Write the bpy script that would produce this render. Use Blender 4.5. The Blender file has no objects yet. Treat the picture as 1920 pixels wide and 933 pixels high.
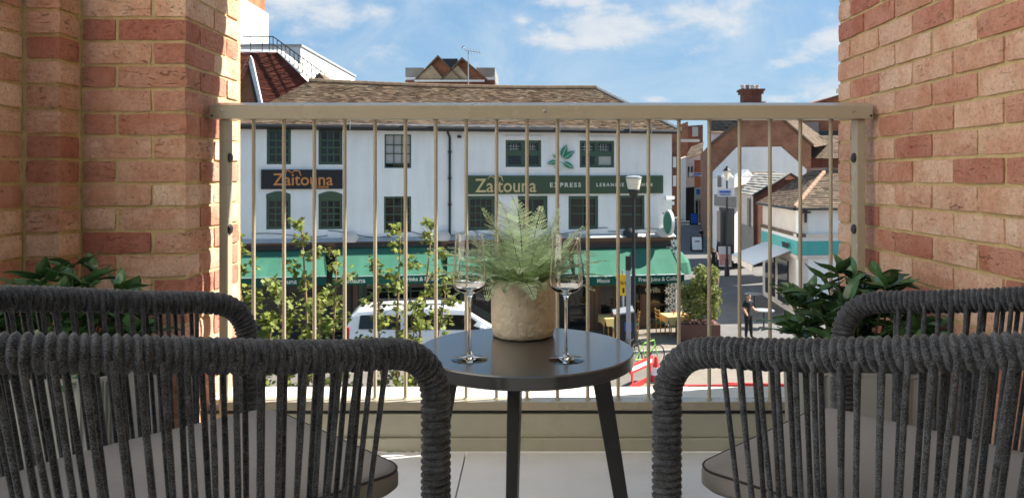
import bpy, bmesh, math, random
import numpy as np
from mathutils import Vector, Matrix, noise
R = math.radians; PI = math.pi
S = bpy.context.scene; COL = S.collection
rnd = random.Random(7)

# ------------------------------------------------------------------ camera, sky, sun, exposure
E = 6.2                 # eye height above the street
FL = E - 0.925          # balcony floor level
cam = bpy.data.cameras.new('camera'); co = bpy.data.objects.new('camera', cam); COL.objects.link(co)
co.location = (0, 0, E); co.rotation_euler = (R(90), 0, 0)
cam.sensor_width = 36; cam.lens = 36 * 1425 / 1920
cam.shift_x = -(993 - 960) / 1920; cam.shift_y = -(466.5 - 329) / 1920
cam.clip_start = 0.05; cam.clip_end = 5000
cam.dof.use_dof = True; cam.dof.focus_distance = 1.9; cam.dof.aperture_fstop = 13
S.camera = co
SUN = Vector((0.645, 0.155, 0.733)).normalized()      # direction towards the sun
W = bpy.data.worlds.new('World'); S.world = W; W.use_nodes = True
def build_world():
    nt = W.node_tree; N = nt.nodes; L = nt.links; N.clear()
    out = N.new('ShaderNodeOutputWorld'); bg = N.new('ShaderNodeBackground'); bg.inputs[1].default_value = 0.0545
    sky = N.new('ShaderNodeTexSky'); sky.sky_type = 'NISHITA'; sky.sun_disc = False
    sky.sun_elevation = math.asin(SUN.z); sky.sun_rotation = math.atan2(SUN.x, SUN.y)
    sky.air_density = 1.15; sky.dust_density = 0.2; sky.ozone_density = 1.3
    tc = N.new('ShaderNodeTexCoord')
    def mth(op, a, b=None, clamp=False):
        m = N.new('ShaderNodeMath'); m.operation = op; m.use_clamp = clamp
        for i, x in enumerate((a, b)):
            if x is None: continue
            if isinstance(x, (int, float)): m.inputs[i].default_value = x
            else: L.new(x, m.inputs[i])
        return m.outputs[0]
    sep = N.new('ShaderNodeSeparateXYZ'); L.new(tc.outputs['Generated'], sep.inputs[0])
    mp = N.new('ShaderNodeMapping'); mp.inputs['Scale'].default_value = (1, 1, 1.9); L.new(tc.outputs['Generated'], mp.inputs[0])
    def nz(scale, detail, rough, off, dist=0.0):
        m2 = N.new('ShaderNodeMapping'); m2.inputs['Location'].default_value = off; L.new(mp.outputs[0], m2.inputs[0])
        n = N.new('ShaderNodeTexNoise'); n.inputs['Scale'].default_value = scale; n.inputs['Detail'].default_value = detail
        n.inputs['Roughness'].default_value = rough; n.inputs['Distortion'].default_value = dist; L.new(m2.outputs[0], n.inputs['Vector']); return n.outputs[0]
    big = nz(3.4, 3, 0.5, (3.1, 0.7, 1.2)); fine = nz(15, 8, 0.62, (0.4, 2.2, 0.3), 0.25); wisp = nz(5.0, 6, 0.65, (7.7, 1.1, 4.2), 0.8)
    # cumulus heaps that stand in the sky over the roofs
    blob = None
    for px, py, rx, rz, amp in ((1150, 52, .085, .034, .34), (1335, 30, .075, .030, .34), (1075, 75, .06, .02, .25), (570, 15, .12, .034, .32), (1060, 2, .085, .012, .25), (975, 33, .018, .012, .22),
                                (1545, 75, .05, .020, .22), (1545, 160, .045, .026, .27), (1250, 186, .03, .007, .25), (1460, 186, .035, .012, .24), (1480, 116, .03, .010, .18), (1255, 95, .09, .022, .16), (640, 95, .12, .028, .15)):
        d = Vector(((px - 993) / 1425, 1, (329 - py) / 1425)).normalized()
        dx = mth('DIVIDE', mth('SUBTRACT', sep.outputs[0], d.x), rx); dz = mth('DIVIDE', mth('SUBTRACT', sep.outputs[2], d.z), rz)
        q = mth('ADD', mth('MULTIPLY', dx, dx), mth('MULTIPLY', dz, dz))
        g = mth('MULTIPLY', mth('POWER', 2.718, mth('MULTIPLY', q, -0.9)), amp)
        g = mth('MULTIPLY', g, mth('GREATER_THAN', sep.outputs[1], 0.0))
        blob = g if blob is None else mth('MAXIMUM', blob, g)
    dens = mth('ADD', mth('ADD', mth('MULTIPLY', big, 0.55), mth('MULTIPLY', fine, 0.62)), blob)
    rp = N.new('ShaderNodeMapRange'); rp.interpolation_type = 'SMOOTHERSTEP'; rp.inputs[1].default_value = 0.67; rp.inputs[2].default_value = 0.95; L.new(dens, rp.inputs[0])
    rw = N.new('ShaderNodeMapRange'); rw.interpolation_type = 'SMOOTHSTEP'; rw.inputs[1].default_value = 0.38; rw.inputs[2].default_value = 0.76; rw.inputs[4].default_value = 0.62; L.new(wisp, rw.inputs[0])
    lift = mth('MULTIPLY', mth('SUBTRACT', fine, 0.5), 1.6)
    cr = N.new('ShaderNodeMix'); cr.data_type = 'RGBA'; cr.inputs[6].default_value = (2.7, 3.2, 3.75, 1); cr.inputs[7].default_value = (4.25, 4.2, 4.15, 1)
    L.new(mth('ADD', lift, 0.55, True), cr.inputs[0])
    m1 = N.new('ShaderNodeMix'); m1.data_type = 'RGBA'; m1.inputs[7].default_value = (2.7, 3.35, 4.0, 1); L.new(rw.outputs[0], m1.inputs[0])
    gr = N.new('ShaderNodeMix'); gr.data_type = 'RGBA'; gr.blend_type = 'MULTIPLY'; gr.inputs[0].default_value = 1; gr.inputs[7].default_value = (.60, .66, .74, 1); L.new(sky.outputs[0], gr.inputs[6])
    fb = N.new('ShaderNodeMix'); fb.data_type = 'RGBA'; fb.inputs[0].default_value = .72; fb.inputs[7].default_value = (1.15, 2.15, 3.35, 1); L.new(gr.outputs[2], fb.inputs[6]); L.new(fb.outputs[2], m1.inputs[6])
    m2 = N.new('ShaderNodeMix'); m2.data_type = 'RGBA'; L.new(mth('MULTIPLY', rp.outputs[0], 0.9), m2.inputs[0]); L.new(m1.outputs[2], m2.inputs[6]); L.new(cr.outputs[2], m2.inputs[7])
    L.new(m2.outputs[2], bg.inputs[0]); L.new(bg.outputs[0], out.inputs[0])
build_world()
sl = bpy.data.lights.new('sun', 'SUN'); sl.energy = 3.4; sl.angle = R(0.53); sl.color = (1.0, 0.94, 0.84)
so = bpy.data.objects.new('sun', sl); COL.objects.link(so); so.rotation_euler = SUN.to_track_quat('Z', 'Y').to_euler(); so.location = (30, 20, 60)
S.view_settings.view_transform = 'Standard'; S.view_settings.look = 'None'; S.view_settings.gamma = 1; S.view_settings.exposure = 2.0
S.render.engine = 'CYCLES'
S.cycles.max_bounces = 10; S.cycles.transparent_max_bounces = 16; S.cycles.transmission_bounces = 10; S.cycles.glossy_bounces = 5; S.cycles.diffuse_bounces = 5
S.cycles.caustics_refractive = False; S.cycles.caustics_reflective = False; S.cycles.sample_clamp_indirect = 6

# ------------------------------------------------------------------ helpers
def P(px, py, Y): return Vector(((px - 993) * Y / 1425, Y, E + (329 - py) * Y / 1425))
def G(px, py, z=0.0):
    Y = (E - z) * 1425 / (py - 329); return Vector(((px - 993) * Y / 1425, Y, z))

class MB:
    def __init__(s): s.v = []; s.f = []; s.m = []; s.t = []
    def add(s, vs, fs, mi=0, tint=0.5):
        b = len(s.v); s.v.extend([tuple(p) for p in vs]); s.f.extend([tuple(b + i for i in q) for q in fs]); s.m.extend([mi] * len(fs)); s.t.extend([tint] * len(fs)); return s
    def bx(s, x0, x1, y0, y1, z0, z1, mi=0, M=None, tint=0.5):
        vs = [Vector(p) for p in ((x0,y0,z0),(x1,y0,z0),(x1,y1,z0),(x0,y1,z0),(x0,y0,z1),(x1,y0,z1),(x1,y1,z1),(x0,y1,z1))]
        if M is not None: vs = [M @ p for p in vs]
        return s.add(vs, [(0,3,2,1),(4,5,6,7),(0,1,5,4),(1,2,6,5),(2,3,7,6),(3,0,4,7)], mi, tint)
    def box(s, c, d, rz=0, rx=0, mi=0):
        M = Matrix.Translation(c) @ Matrix.Rotation(rz, 4, 'Z') @ Matrix.Rotation(rx, 4, 'X')
        return s.bx(-d[0]/2, d[0]/2, -d[1]/2, d[1]/2, -d[2]/2, d[2]/2, mi, M)
    def poly(s, pts, mi=0, tint=0.5): return s.add(pts, [tuple(range(len(pts)))], mi, tint)
    def slab(s, pts, off, mi=0):
        """solid from a planar polygon pushed by the vector off"""
        n = len(pts); a = [Vector(p) for p in pts]; off = Vector(off); b = [p + off for p in a]
        fs = [tuple(range(n)), tuple(range(2*n-1, n-1, -1))] + [((i+1) % n, i, n+i, n+(i+1) % n) for i in range(n)]
        return s.add(a + b, fs, mi)
    def tube(s, pts, r, n=8, mi=0, caps=True):
        pts = [Vector(p) for p in pts]; k = len(pts); rs = r if isinstance(r, (list, tuple)) else [r] * k
        vs = []; nrm = None
        for i, p in enumerate(pts):
            t = (pts[min(i+1, k-1)] - pts[max(i-1, 0)])
            t = t.normalized() if t.length > 1e-9 else Vector((0, 0, 1))
            if nrm is None: nrm = t.orthogonal().normalized()
            nrm = (nrm - t * nrm.dot(t)).normalized(); bn = t.cross(nrm)
            for j in range(n):
                a = 2*PI*j/n; vs.append(p + (nrm*math.cos(a) + bn*math.sin(a)) * rs[i])
        fs = [(i*n+j, i*n+(j+1) % n, (i+1)*n+(j+1) % n, (i+1)*n+j) for i in range(k-1) for j in range(n)]
        if caps: fs += [tuple(range(n-1, -1, -1)), tuple((k-1)*n+j for j in range(n))]
        return s.add(vs, fs, mi)
    def lathe(s, prof, n=24, c=(0,0,0), mi=0, closed=False):
        vs = [(c[0]+r*math.cos(2*PI*j/n), c[1]+r*math.sin(2*PI*j/n), c[2]+z) for r, z in prof for j in range(n)]
        k = len(prof); fs = [(i*n+j, i*n+(j+1) % n, ((i+1) % k)*n+(j+1) % n, ((i+1) % k)*n+j) for i in range(k if closed else k-1) for j in range(n)]
        if not closed: fs += [tuple(range(n-1, -1, -1)), tuple((k-1)*n+j for j in range(n))]
        return s.add(vs, fs, mi)
    def mesh(s, name, mats, smooth=False):
        me = bpy.data.meshes.new(name); me.from_pydata(s.v, [], s.f)
        for m in (mats if isinstance(mats, (list, tuple)) else [mats]): me.materials.append(m)
        me.polygons.foreach_set('material_index', s.m)
        at = me.attributes.new('tint', 'FLOAT', 'FACE'); at.data.foreach_set('value', s.t)
        if smooth:
            me.polygons.foreach_set('use_smooth', [True]*len(s.f)); me.set_sharp_from_angle(angle=R(smooth if smooth is not True else 40))
        me.update(); return me
    def build(s, name, mats, parent=None, smooth=False, bevel=0, seg=2):
        o = bpy.data.objects.new(name, s.mesh(name, mats, smooth)); COL.objects.link(o)
        if parent: o.parent = parent
        if bevel:
            b = o.modifiers.new('bevel', 'BEVEL'); b.width = bevel; b.segments = seg; b.limit_method = 'ANGLE'; b.angle_limit = R(40)
        return o
def inst(name, me, parent=None, loc=(0,0,0), rot=(0,0,0), sc=None, M=None):
    o = bpy.data.objects.new(name, me); COL.objects.link(o)
    if parent: o.parent = parent
    if M is not None: o.matrix_local = M
    else:
        o.location = loc; o.rotation_euler = rot
        if sc is not None: o.scale = sc if isinstance(sc, (tuple, list)) else (sc, sc, sc)
    return o
def tag(o, label=None, cat=None, group=None, kind=None):
    if label: o['label'] = label
    if cat: o['category'] = cat
    if group: o['group'] = group
    if kind: o['kind'] = kind
    return o
def thing(name, label, cat, loc=(0,0,0), rz=0, group=None):
    o = bpy.data.objects.new(name, None); COL.objects.link(o); o.location = loc; o.rotation_euler = (0,0,rz); o.empty_display_size = .1
    return tag(o, label, cat, group)
def copy_tree(o, parent=None):
    c = o.copy(); COL.objects.link(c); c.parent = parent
    for ch in [x for x in o.children]: copy_tree(ch, c)
    return c
def text_mesh(body, size, mat, depth=0.004, bold=0.0, spacing=1.0, name='lettering'):
    cu = bpy.data.curves.new('txt', 'FONT'); cu.body = body; cu.size = size; cu.extrude = depth; cu.offset = bold; cu.space_character = spacing
    cu.align_x = 'CENTER'; cu.align_y = 'CENTER'; cu.resolution_u = 4
    o = bpy.data.objects.new('txt', cu); COL.objects.link(o)
    me = bpy.data.meshes.new_from_object(o.evaluated_get(bpy.context.evaluated_depsgraph_get())); bpy.data.objects.remove(o)
    me.materials.clear(); me.materials.append(mat); me.name = name; return me

# ------------------------------------------------------------------ materials
def new_mat(name):
    m = bpy.data.materials.new(name); m.use_nodes = True; nt = m.node_tree; return m, nt, nt.nodes['Principled BSDF']
def mat(name, col, rough=0.6, metal=0.0, var=0.15, scale=8.0, bump=0.0, bscale=40.0, spec=0.5, tint=0.0, objrnd=0.0, stretch=(1,1,1), trans=0.0, coat=0.0, dirt=None, rvar=0.0):
    m, nt, b = new_mat(name); N = nt.nodes; L = nt.links
    b.inputs['Roughness'].default_value = rough; b.inputs['Metallic'].default_value = metal; b.inputs['Specular IOR Level'].default_value = spec
    if coat: b.inputs['Coat Weight'].default_value = coat; b.inputs['Coat Roughness'].default_value = 0.08
    tc = N.new('ShaderNodeTexCoord'); mp = N.new('ShaderNodeMapping'); mp.inputs['Scale'].default_value = stretch; L.new(tc.outputs['Object'], mp.inputs[0])
    n = N.new('ShaderNodeTexNoise'); n.inputs['Scale'].default_value = scale; n.inputs['Detail'].default_value = 6; n.inputs['Roughness'].default_value = .6; L.new(mp.outputs[0], n.inputs['Vector'])
    mr = N.new('ShaderNodeMapRange'); mr.inputs[1].default_value = .25; mr.inputs[2].default_value = .75; mr.inputs[3].default_value = 1 - var; mr.inputs[4].default_value = 1 + var; L.new(n.outputs[0], mr.inputs[0])
    f = mr.outputs[0]
    def mul(a, b_):
        k = N.new('ShaderNodeMath'); k.operation = 'MULTIPLY'; L.new(a, k.inputs[0]); L.new(b_, k.inputs[1]); return k.outputs[0]
    if tint:
        at = N.new('ShaderNodeAttribute'); at.attribute_name = 'tint'; r2 = N.new('ShaderNodeMapRange'); r2.inputs[3].default_value = 1 - tint; r2.inputs[4].default_value = 1 + tint; L.new(at.outputs['Fac'], r2.inputs[0]); f = mul(f, r2.outputs[0])
    if objrnd:
        oi = N.new('ShaderNodeObjectInfo'); r3 = N.new('ShaderNodeMapRange'); r3.inputs[3].default_value = 1 - objrnd; r3.inputs[4].default_value = 1 + objrnd; L.new(oi.outputs['Random'], r3.inputs[0]); f = mul(f, r3.outputs[0])
    base = N.new('ShaderNodeRGB'); base.outputs[0].default_value = (*col, 1); src = base.outputs[0]
    if dirt:
        n3 = N.new('ShaderNodeTexNoise'); n3.inputs['Scale'].default_value = dirt[1]; n3.inputs['Detail'].default_value = 7; n3.inputs['Roughness'].default_value = .65; L.new(tc.outputs['Object'], n3.inputs['Vector'])
        r4 = N.new('ShaderNodeMapRange'); r4.inputs[1].default_value = .48; r4.inputs[2].default_value = .78; L.new(n3.outputs[0], r4.inputs[0])
        mx0 = N.new('ShaderNodeMix'); mx0.data_type = 'RGBA'; L.new(r4.outputs[0], mx0.inputs[0]); L.new(src, mx0.inputs[6]); mx0.inputs[7].default_value = (*dirt[0], 1); src = mx0.outputs[2]
    mx = N.new('ShaderNodeVectorMath'); mx.operation = 'SCALE'; L.new(src, mx.inputs[0]); L.new(f, mx.inputs['Scale']); L.new(mx.outputs[0], b.inputs['Base Color'])
    if rvar:
        r5 = N.new('ShaderNodeMapRange'); r5.inputs[3].default_value = rough - rvar; r5.inputs[4].default_value = rough + rvar; L.new(n.outputs[0], r5.inputs[0]); L.new(r5.outputs[0], b.inputs['Roughness'])
    if bump:
        n2 = N.new('ShaderNodeTexNoise'); n2.inputs['Scale'].default_value = bscale; n2.inputs['Detail'].default_value = 4; L.new(mp.outputs[0], n2.inputs['Vector'])
        bp = N.new('ShaderNodeBump'); bp.inputs['Strength'].default_value = bump; bp.inputs['Distance'].default_value = 0.01; L.new(n2.outputs[0], bp.inputs['Height']); L.new(bp.outputs[0], b.inputs['Normal'])
    if trans:
        tr = N.new('ShaderNodeBsdfTranslucent'); L.new(mx.outputs[0], tr.inputs[0]); ms = N.new('ShaderNodeMixShader'); ms.inputs[0].default_value = trans
        o = N['Material Output']; L.new(b.outputs[0], ms.inputs[1]); L.new(tr.outputs[0], ms.inputs[2]); L.new(ms.outputs[0], o.inputs[0])
    return m
def brick_mat(name, stops, bumpk=1.0):
    m, nt, b = new_mat(name); N = nt.nodes; L = nt.links; b.inputs['Roughness'].default_value = .9; b.inputs['Specular IOR Level'].default_value = .15
    oi = N.new('ShaderNodeObjectInfo'); tc = N.new('ShaderNodeTexCoord')
    cmb = N.new('ShaderNodeVectorMath'); cmb.operation = 'MULTIPLY_ADD'; cmb.inputs[1].default_value = (1, 1, 1)
    sc = N.new('ShaderNodeVectorMath'); sc.operation = 'SCALE'; sc.inputs[0].default_value = (37, 53, 71); L.new(oi.outputs['Random'], sc.inputs['Scale'])
    L.new(tc.outputs['Object'], cmb.inputs[0]); L.new(sc.outputs[0], cmb.inputs[2]); vec = cmb.outputs[0]
    rp = N.new('ShaderNodeValToRGB'); rp.color_ramp.interpolation = 'LINEAR'
    while len(rp.color_ramp.elements) < len(stops): rp.color_ramp.elements.new(.5)
    for e, (p, c) in zip(rp.color_ramp.elements, stops): e.position = p; e.color = (*c, 1)
    L.new(oi.outputs['Random'], rp.inputs[0])
    def nz(s, d, st=(1,1,1), dist=0):
        mp = N.new('ShaderNodeMapping'); mp.inputs['Scale'].default_value = st; L.new(vec, mp.inputs[0])
        n = N.new('ShaderNodeTexNoise'); n.inputs['Scale'].default_value = s; n.inputs['Detail'].default_value = d; n.inputs['Roughness'].default_value = .65; n.inputs['Distortion'].default_value = dist; L.new(mp.outputs[0], n.inputs['Vector']); return n.outputs[0]
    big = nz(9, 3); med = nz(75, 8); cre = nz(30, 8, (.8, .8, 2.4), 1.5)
    r1 = N.new('ShaderNodeMapRange'); r1.inputs[1].default_value = .42; r1.inputs[2].default_value = .62; L.new(big, r1.inputs[0])
    mk = N.new('ShaderNodeMix'); mk.data_type = 'RGBA'; mk.blend_type = 'MULTIPLY'; mk.inputs[7].default_value = (.88, .74, .69, 1); L.new(r1.outputs[0], mk.inputs[0]); L.new(rp.outputs[0], mk.inputs[6])
    r2 = N.new('ShaderNodeMapRange'); r2.inputs[1].default_value = .3; r2.inputs[2].default_value = .7; r2.inputs[3].default_value = .84; r2.inputs[4].default_value = 1.14; L.new(med, r2.inputs[0])
    vs = N.new('ShaderNodeVectorMath'); vs.operation = 'SCALE'; L.new(mk.outputs[2], vs.inputs[0]); L.new(r2.outputs[0], vs.inputs['Scale']); # ash specks, plus shade of the clay folds darkened into the colour
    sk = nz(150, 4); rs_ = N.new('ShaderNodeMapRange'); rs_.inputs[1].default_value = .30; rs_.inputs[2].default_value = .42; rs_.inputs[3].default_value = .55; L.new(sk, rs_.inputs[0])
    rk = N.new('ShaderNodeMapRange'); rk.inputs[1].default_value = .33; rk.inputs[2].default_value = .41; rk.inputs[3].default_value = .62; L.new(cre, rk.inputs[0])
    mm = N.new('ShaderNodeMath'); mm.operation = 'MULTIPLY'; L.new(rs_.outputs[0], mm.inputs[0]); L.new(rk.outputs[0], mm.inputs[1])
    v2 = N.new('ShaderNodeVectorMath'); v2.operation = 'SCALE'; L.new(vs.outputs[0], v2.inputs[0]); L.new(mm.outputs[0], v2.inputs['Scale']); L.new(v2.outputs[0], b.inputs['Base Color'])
    r3 = N.new('ShaderNodeMapRange'); r3.inputs[1].default_value = .32; r3.inputs[2].default_value = .42; L.new(cre, r3.inputs[0])
    ad = N.new('ShaderNodeMath'); ad.operation = 'MULTIPLY_ADD'; ad.inputs[1].default_value = 1.1; L.new(med, ad.inputs[0])
    rg = N.new('ShaderNodeMapRange'); rg.inputs[1].default_value = .45; rg.inputs[2].default_value = .9; rg.inputs[3].default_value = .2; rg.inputs[4].default_value = .9; L.new(oi.outputs['Random'], rg.inputs[0])
    gm = N.new('ShaderNodeMath'); gm.operation = 'MULTIPLY'; L.new(r3.outputs[0], gm.inputs[0]); L.new(rg.outputs[0], gm.inputs[1]); L.new(gm.outputs[0], ad.inputs[2])
    bp = N.new('ShaderNodeBump'); bp.inputs['Strength'].default_value = .85*bumpk; bp.inputs['Distance'].default_value = .005; L.new(ad.outputs[0], bp.inputs['Height']); L.new(bp.outputs[0], b.inputs['Normal'])
    return m
def wallbrick_mat(name, c1, c2, mortar, bw=.225, bh=.075, rot=True):
    """far brickwork: bricks a pixel or two across"""
    m, nt, b = new_mat(name); N = nt.nodes; L = nt.links; b.inputs['Roughness'].default_value = .9; b.inputs['Specular IOR Level'].default_value = .2
    tc = N.new('ShaderNodeTexCoord'); sp = N.new('ShaderNodeSeparateXYZ'); L.new(tc.outputs['Object'], sp.inputs[0])
    a = N.new('ShaderNodeMath'); a.operation = 'ADD'; L.new(sp.outputs[0], a.inputs[0]); L.new(sp.outputs[1], a.inputs[1])
    cb = N.new('ShaderNodeCombineXYZ'); L.new(a.outputs[0], cb.inputs[0]); L.new(sp.outputs[2], cb.inputs[1])
    t = N.new('ShaderNodeTexBrick'); t.inputs['Scale'].default_value = 1; t.inputs['Brick Width'].default_value = bw; t.inputs['Row Height'].default_value = bh; t.inputs['Mortar Size'].default_value = .006
    t.inputs['Color1'].default_value = (*c1, 1); t.inputs['Color2'].default_value = (*c2, 1); t.inputs['Mortar'].default_value = (*mortar, 1); L.new(cb.outputs[0], t.inputs['Vector'])
    n = N.new('ShaderNodeTexNoise'); n.inputs['Scale'].default_value = .9; n.inputs['Detail'].default_value = 6; L.new(tc.outputs['Object'], n.inputs['Vector'])
    r = N.new('ShaderNodeMapRange'); r.inputs[1].default_value = .3; r.inputs[2].default_value = .7; r.inputs[3].default_value = .7; r.inputs[4].default_value = 1.2; L.new(n.outputs[0], r.inputs[0])
    v = N.new('ShaderNodeVectorMath'); v.operation = 'SCALE'; L.new(t.outputs[0], v.inputs[0]); L.new(r.outputs[0], v.inputs['Scale']); L.new(v.outputs[0], b.inputs['Base Color']); return m
def glass_mat(name='wine_glass', rough=0.0):
    m, nt, b = new_mat(name); b.inputs['Base Color'].default_value = (1,1,1,1); b.inputs['Roughness'].default_value = rough; b.inputs['Transmission Weight'].default_value = 1; b.inputs['IOR'].default_value = 1.5
    return m
def rope_mat(name):
    m, nt, b = new_mat(name); N = nt.nodes; L = nt.links; b.inputs['Roughness'].default_value = .78; b.inputs['Specular IOR Level'].default_value = .35
    b.inputs['Sheen Weight'].default_value = .25; b.inputs['Sheen Roughness'].default_value = .4
    tc = N.new('ShaderNodeTexCoord'); n = N.new('ShaderNodeTexNoise'); n.inputs['Scale'].default_value = 560; n.inputs['Detail'].default_value = 3; L.new(tc.outputs['Object'], n.inputs['Vector'])
    n2 = N.new('ShaderNodeTexNoise'); n2.inputs['Scale'].default_value = 60; n2.inputs['Detail'].default_value = 2; L.new(tc.outputs['Object'], n2.inputs['Vector'])
    ad = N.new('ShaderNodeMath'); ad.operation = 'MULTIPLY_ADD'; ad.inputs[1].default_value = .35; L.new(n2.outputs[0], ad.inputs[0]); L.new(n.outputs[0], ad.inputs[2])
    rp = N.new('ShaderNodeValToRGB'); els = rp.color_ramp.elements; els[0].position = .58; els[0].color = (.008, .0085, .0105, 1); els[1].position = .84; els[1].color = (.105, .114, .135, 1); L.new(ad.outputs[0], rp.inputs[0]); L.new(rp.outputs[0], b.inputs['Base Color'])
    bp = N.new('ShaderNodeBump'); bp.inputs['Strength'].default_value = .5; bp.inputs['Distance'].default_value = .002; L.new(n.outputs[0], bp.inputs['Height']); L.new(bp.outputs[0], b.inputs['Normal']); return m

M = {}
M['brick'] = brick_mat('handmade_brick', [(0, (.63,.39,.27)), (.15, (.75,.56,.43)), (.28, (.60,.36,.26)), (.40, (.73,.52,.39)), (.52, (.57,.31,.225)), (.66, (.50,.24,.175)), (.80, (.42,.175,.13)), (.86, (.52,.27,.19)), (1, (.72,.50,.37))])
M['mortar'] = mat('sand_mortar', (.60,.465,.255), .95, var=.18, scale=30, bump=.6, bscale=220, spec=.1)
M['rail'] = mat('bronze_powder_coat', (.40,.35,.255), .28, var=.05, scale=3, spec=.5, rvar=.05, bump=.03, bscale=600)
M['plinth'] = mat('olive_metal_flashing', (.44,.42,.32), .40, var=.07, scale=5, spec=.5, dirt=((.37,.34,.24), 9))
M['coping'] = mat('pale_coping', (.66,.63,.55), .8, var=.08, scale=6)
M['black'] = mat('black_plastic', (.018,.018,.02), .45, var=.1)
M['screw'] = mat('steel_screw', (.5,.5,.48), .35, metal=1)
M['paver'] = mat('pale_grey_paver', (.76,.76,.745), .7, var=.06, scale=5, bump=.12, bscale=350, objrnd=.04, dirt=((.71,.70,.67), 6), rvar=.1)
M['joint'] = mat('dark_joint', (.03,.03,.03), .9)
M['bounce_white'] = mat('white_bounce_surface', (.82,.81,.78), .85, var=.04)
M['rear'] = mat('dark_rear_blocker', (.10,.085,.07), .5)
M['rope'] = rope_mat('charcoal_rope')
M['cushion'] = mat('grey_woven_fabric', (.26,.245,.235), .92, var=.10, scale=260, bump=.35, bscale=900, spec=.2)
M['piping'] = mat('dark_piping', (.03,.03,.03), .8)
M['alu'] = mat('dark_frame_metal', (.03,.03,.033), .45, var=.06)
M['table'] = mat('charcoal_table', (.038,.040,.044), .30, var=.08, scale=4, spec=.8, rvar=.07, bump=.03, bscale=900, coat=.5)
M['tleg'] = mat('black_table_leg', (.020,.021,.023), .42, var=.06)
M['pot'] = mat('rough_stone_pot', (.76,.66,.53), .92, var=.12, scale=22, bump=.7, bscale=60, spec=.15, dirt=((.66,.54,.40), 14))
M['soil'] = mat('dark_soil', (.03,.022,.015), .95, bump=.8, bscale=90)
M['glass'] = glass_mat()
M['fern'] = mat('pale_fern', (.58,.70,.42), .5, var=.3, scale=25, trans=.45, tint=.3, objrnd=.2, dirt=((.72,.80,.66), 30))
M['fern_stem'] = mat('fern_stem', (.10,.14,.04), .6)
M['leaf'] = mat('glossy_leaf', (.055,.125,.045), .24, var=.25, scale=18, spec=.55, objrnd=.35, trans=.10, tint=.2, dirt=((.10,.17,.06), 10))
M['stem'] = mat('plant_stem', (.06,.08,.03), .7)
M['planter'] = mat('grey_fluted_planter', (.27,.275,.26), .65, var=.08, scale=6, bump=.1, bscale=200)
# ------------------------------------------------------------------ balcony shell
ZE = lambda h: E + h           # heights given relative to the eye
XL, XR, YC = -1.09, 1.17, 2.887
def brick_mesh(L, seed):
    """one handmade brick: bevelled block with uneven faces"""
    r = random.Random(seed); bm = bmesh.new(); bmesh.ops.create_cube(bm, size=1)
    bmesh.ops.subdivide_edges(bm, edges=[e for e in bm.edges if abs(e.verts[0].co.x - e.verts[1].co.x) > .5], cuts=5 if L > .15 else 3)
    bmesh.ops.subdivide_edges(bm, edges=[e for e in bm.edges if abs(e.verts[0].co.z - e.verts[1].co.z) > .5], cuts=2)
    W_, H_ = .1025, .065
    for v in bm.verts:
        v.co = Vector((v.co.x*L, v.co.y*W_, v.co.z*H_))
        n = noise.noise_vector(Vector((v.co.x*17 + seed*9.1, v.co.y*17, v.co.z*23 + seed*3.3)))
        cz = abs(v.co.z) > H_*.49; cx = abs(v.co.x) > L*.49
        v.co += Vector((n.x*.0035, n.y*(.0022 if not (cz or cx) else .0035), n.z*.0022))
        if abs(v.co.y) > W_*.3 and (cz or cx): v.co.y *= .965 - (.02 if (cz and cx) else 0)
        if cz and cx: v.co.x *= .985; v.co.z *= .96
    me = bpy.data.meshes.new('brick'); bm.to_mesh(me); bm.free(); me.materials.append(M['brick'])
    me.polygons.foreach_set('use_smooth', [True]*len(me.polygons)); me.set_sharp_from_angle(angle=R(50)); return me
FULL = [brick_mesh(.215, i) for i in range(9)]; HALF = [brick_mesh(.1025, 20+i) for i in range(6)]; QUART = [brick_mesh(.05, 40+i) for i in range(3)]
CH = .075
def course_z(k): return ZE(.125 - .0375) - k*CH        # centre of course k
K0, K1 = -10, 14                                      # courses above / below
def put_brick(parent, x, y, z, along, L):
    me = rnd.choice(FULL if L > .15 else HALF if L > .08 else QUART)
    o = inst('brick', me, parent, (x, y, z), (rnd.choice((0, PI)), 0, (0 if along == 'x' else PI/2) + rnd.choice((0, PI))))
    d = rnd.uniform(-.0015, .0022)
    if along == 'y': o.location.x += d * (1 if x < 0 else -1)
    else: o.location.y -= d
    o.rotation_euler.z += rnd.uniform(-.004, .004); return o
top = ZE(1.5)
# right wall: runs away from the camera, its face at XR, its end at YC
wr = thing('brick_wall', 'sunny pale red and peach brick side wall beside the right end of the railing', 'wall', (0,0,0))
core = MB().bx(XR+.007, XR+.33, -2.4, YC-.008, FL-.35, top); core.bx(XR+.012, XR+.33, -2.4, 2.43, top+.002, ZE(3.6)); core.bx(XR+.012, XR+.33, 2.43, YC-.01, top+.36, ZE(3.6)); core.build('mortar', M['mortar'], wr)  # unseen upper core, raised to keep the sun off the balcony
for k in range(K0, K1):
    z = course_z(k)
    if z - .04 < FL: break
    y = YC; odd = k % 2
    y = YC - .004
    first = .1025 if odd else .215
    # joints sit at half-brick steps from the wall end
    seq = ([.05, .1025] if not odd else [.1025+.05+.01-.01]) if False else ([.1025] if odd else [])
    for L in seq: put_brick(wr, XR+.05125, y - L/2, z, 'y', L); y -= L + .01
    while y > 1.1:
        put_brick(wr, XR+.05125, y - .1075, z, 'y', .215); y -= .225
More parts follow.
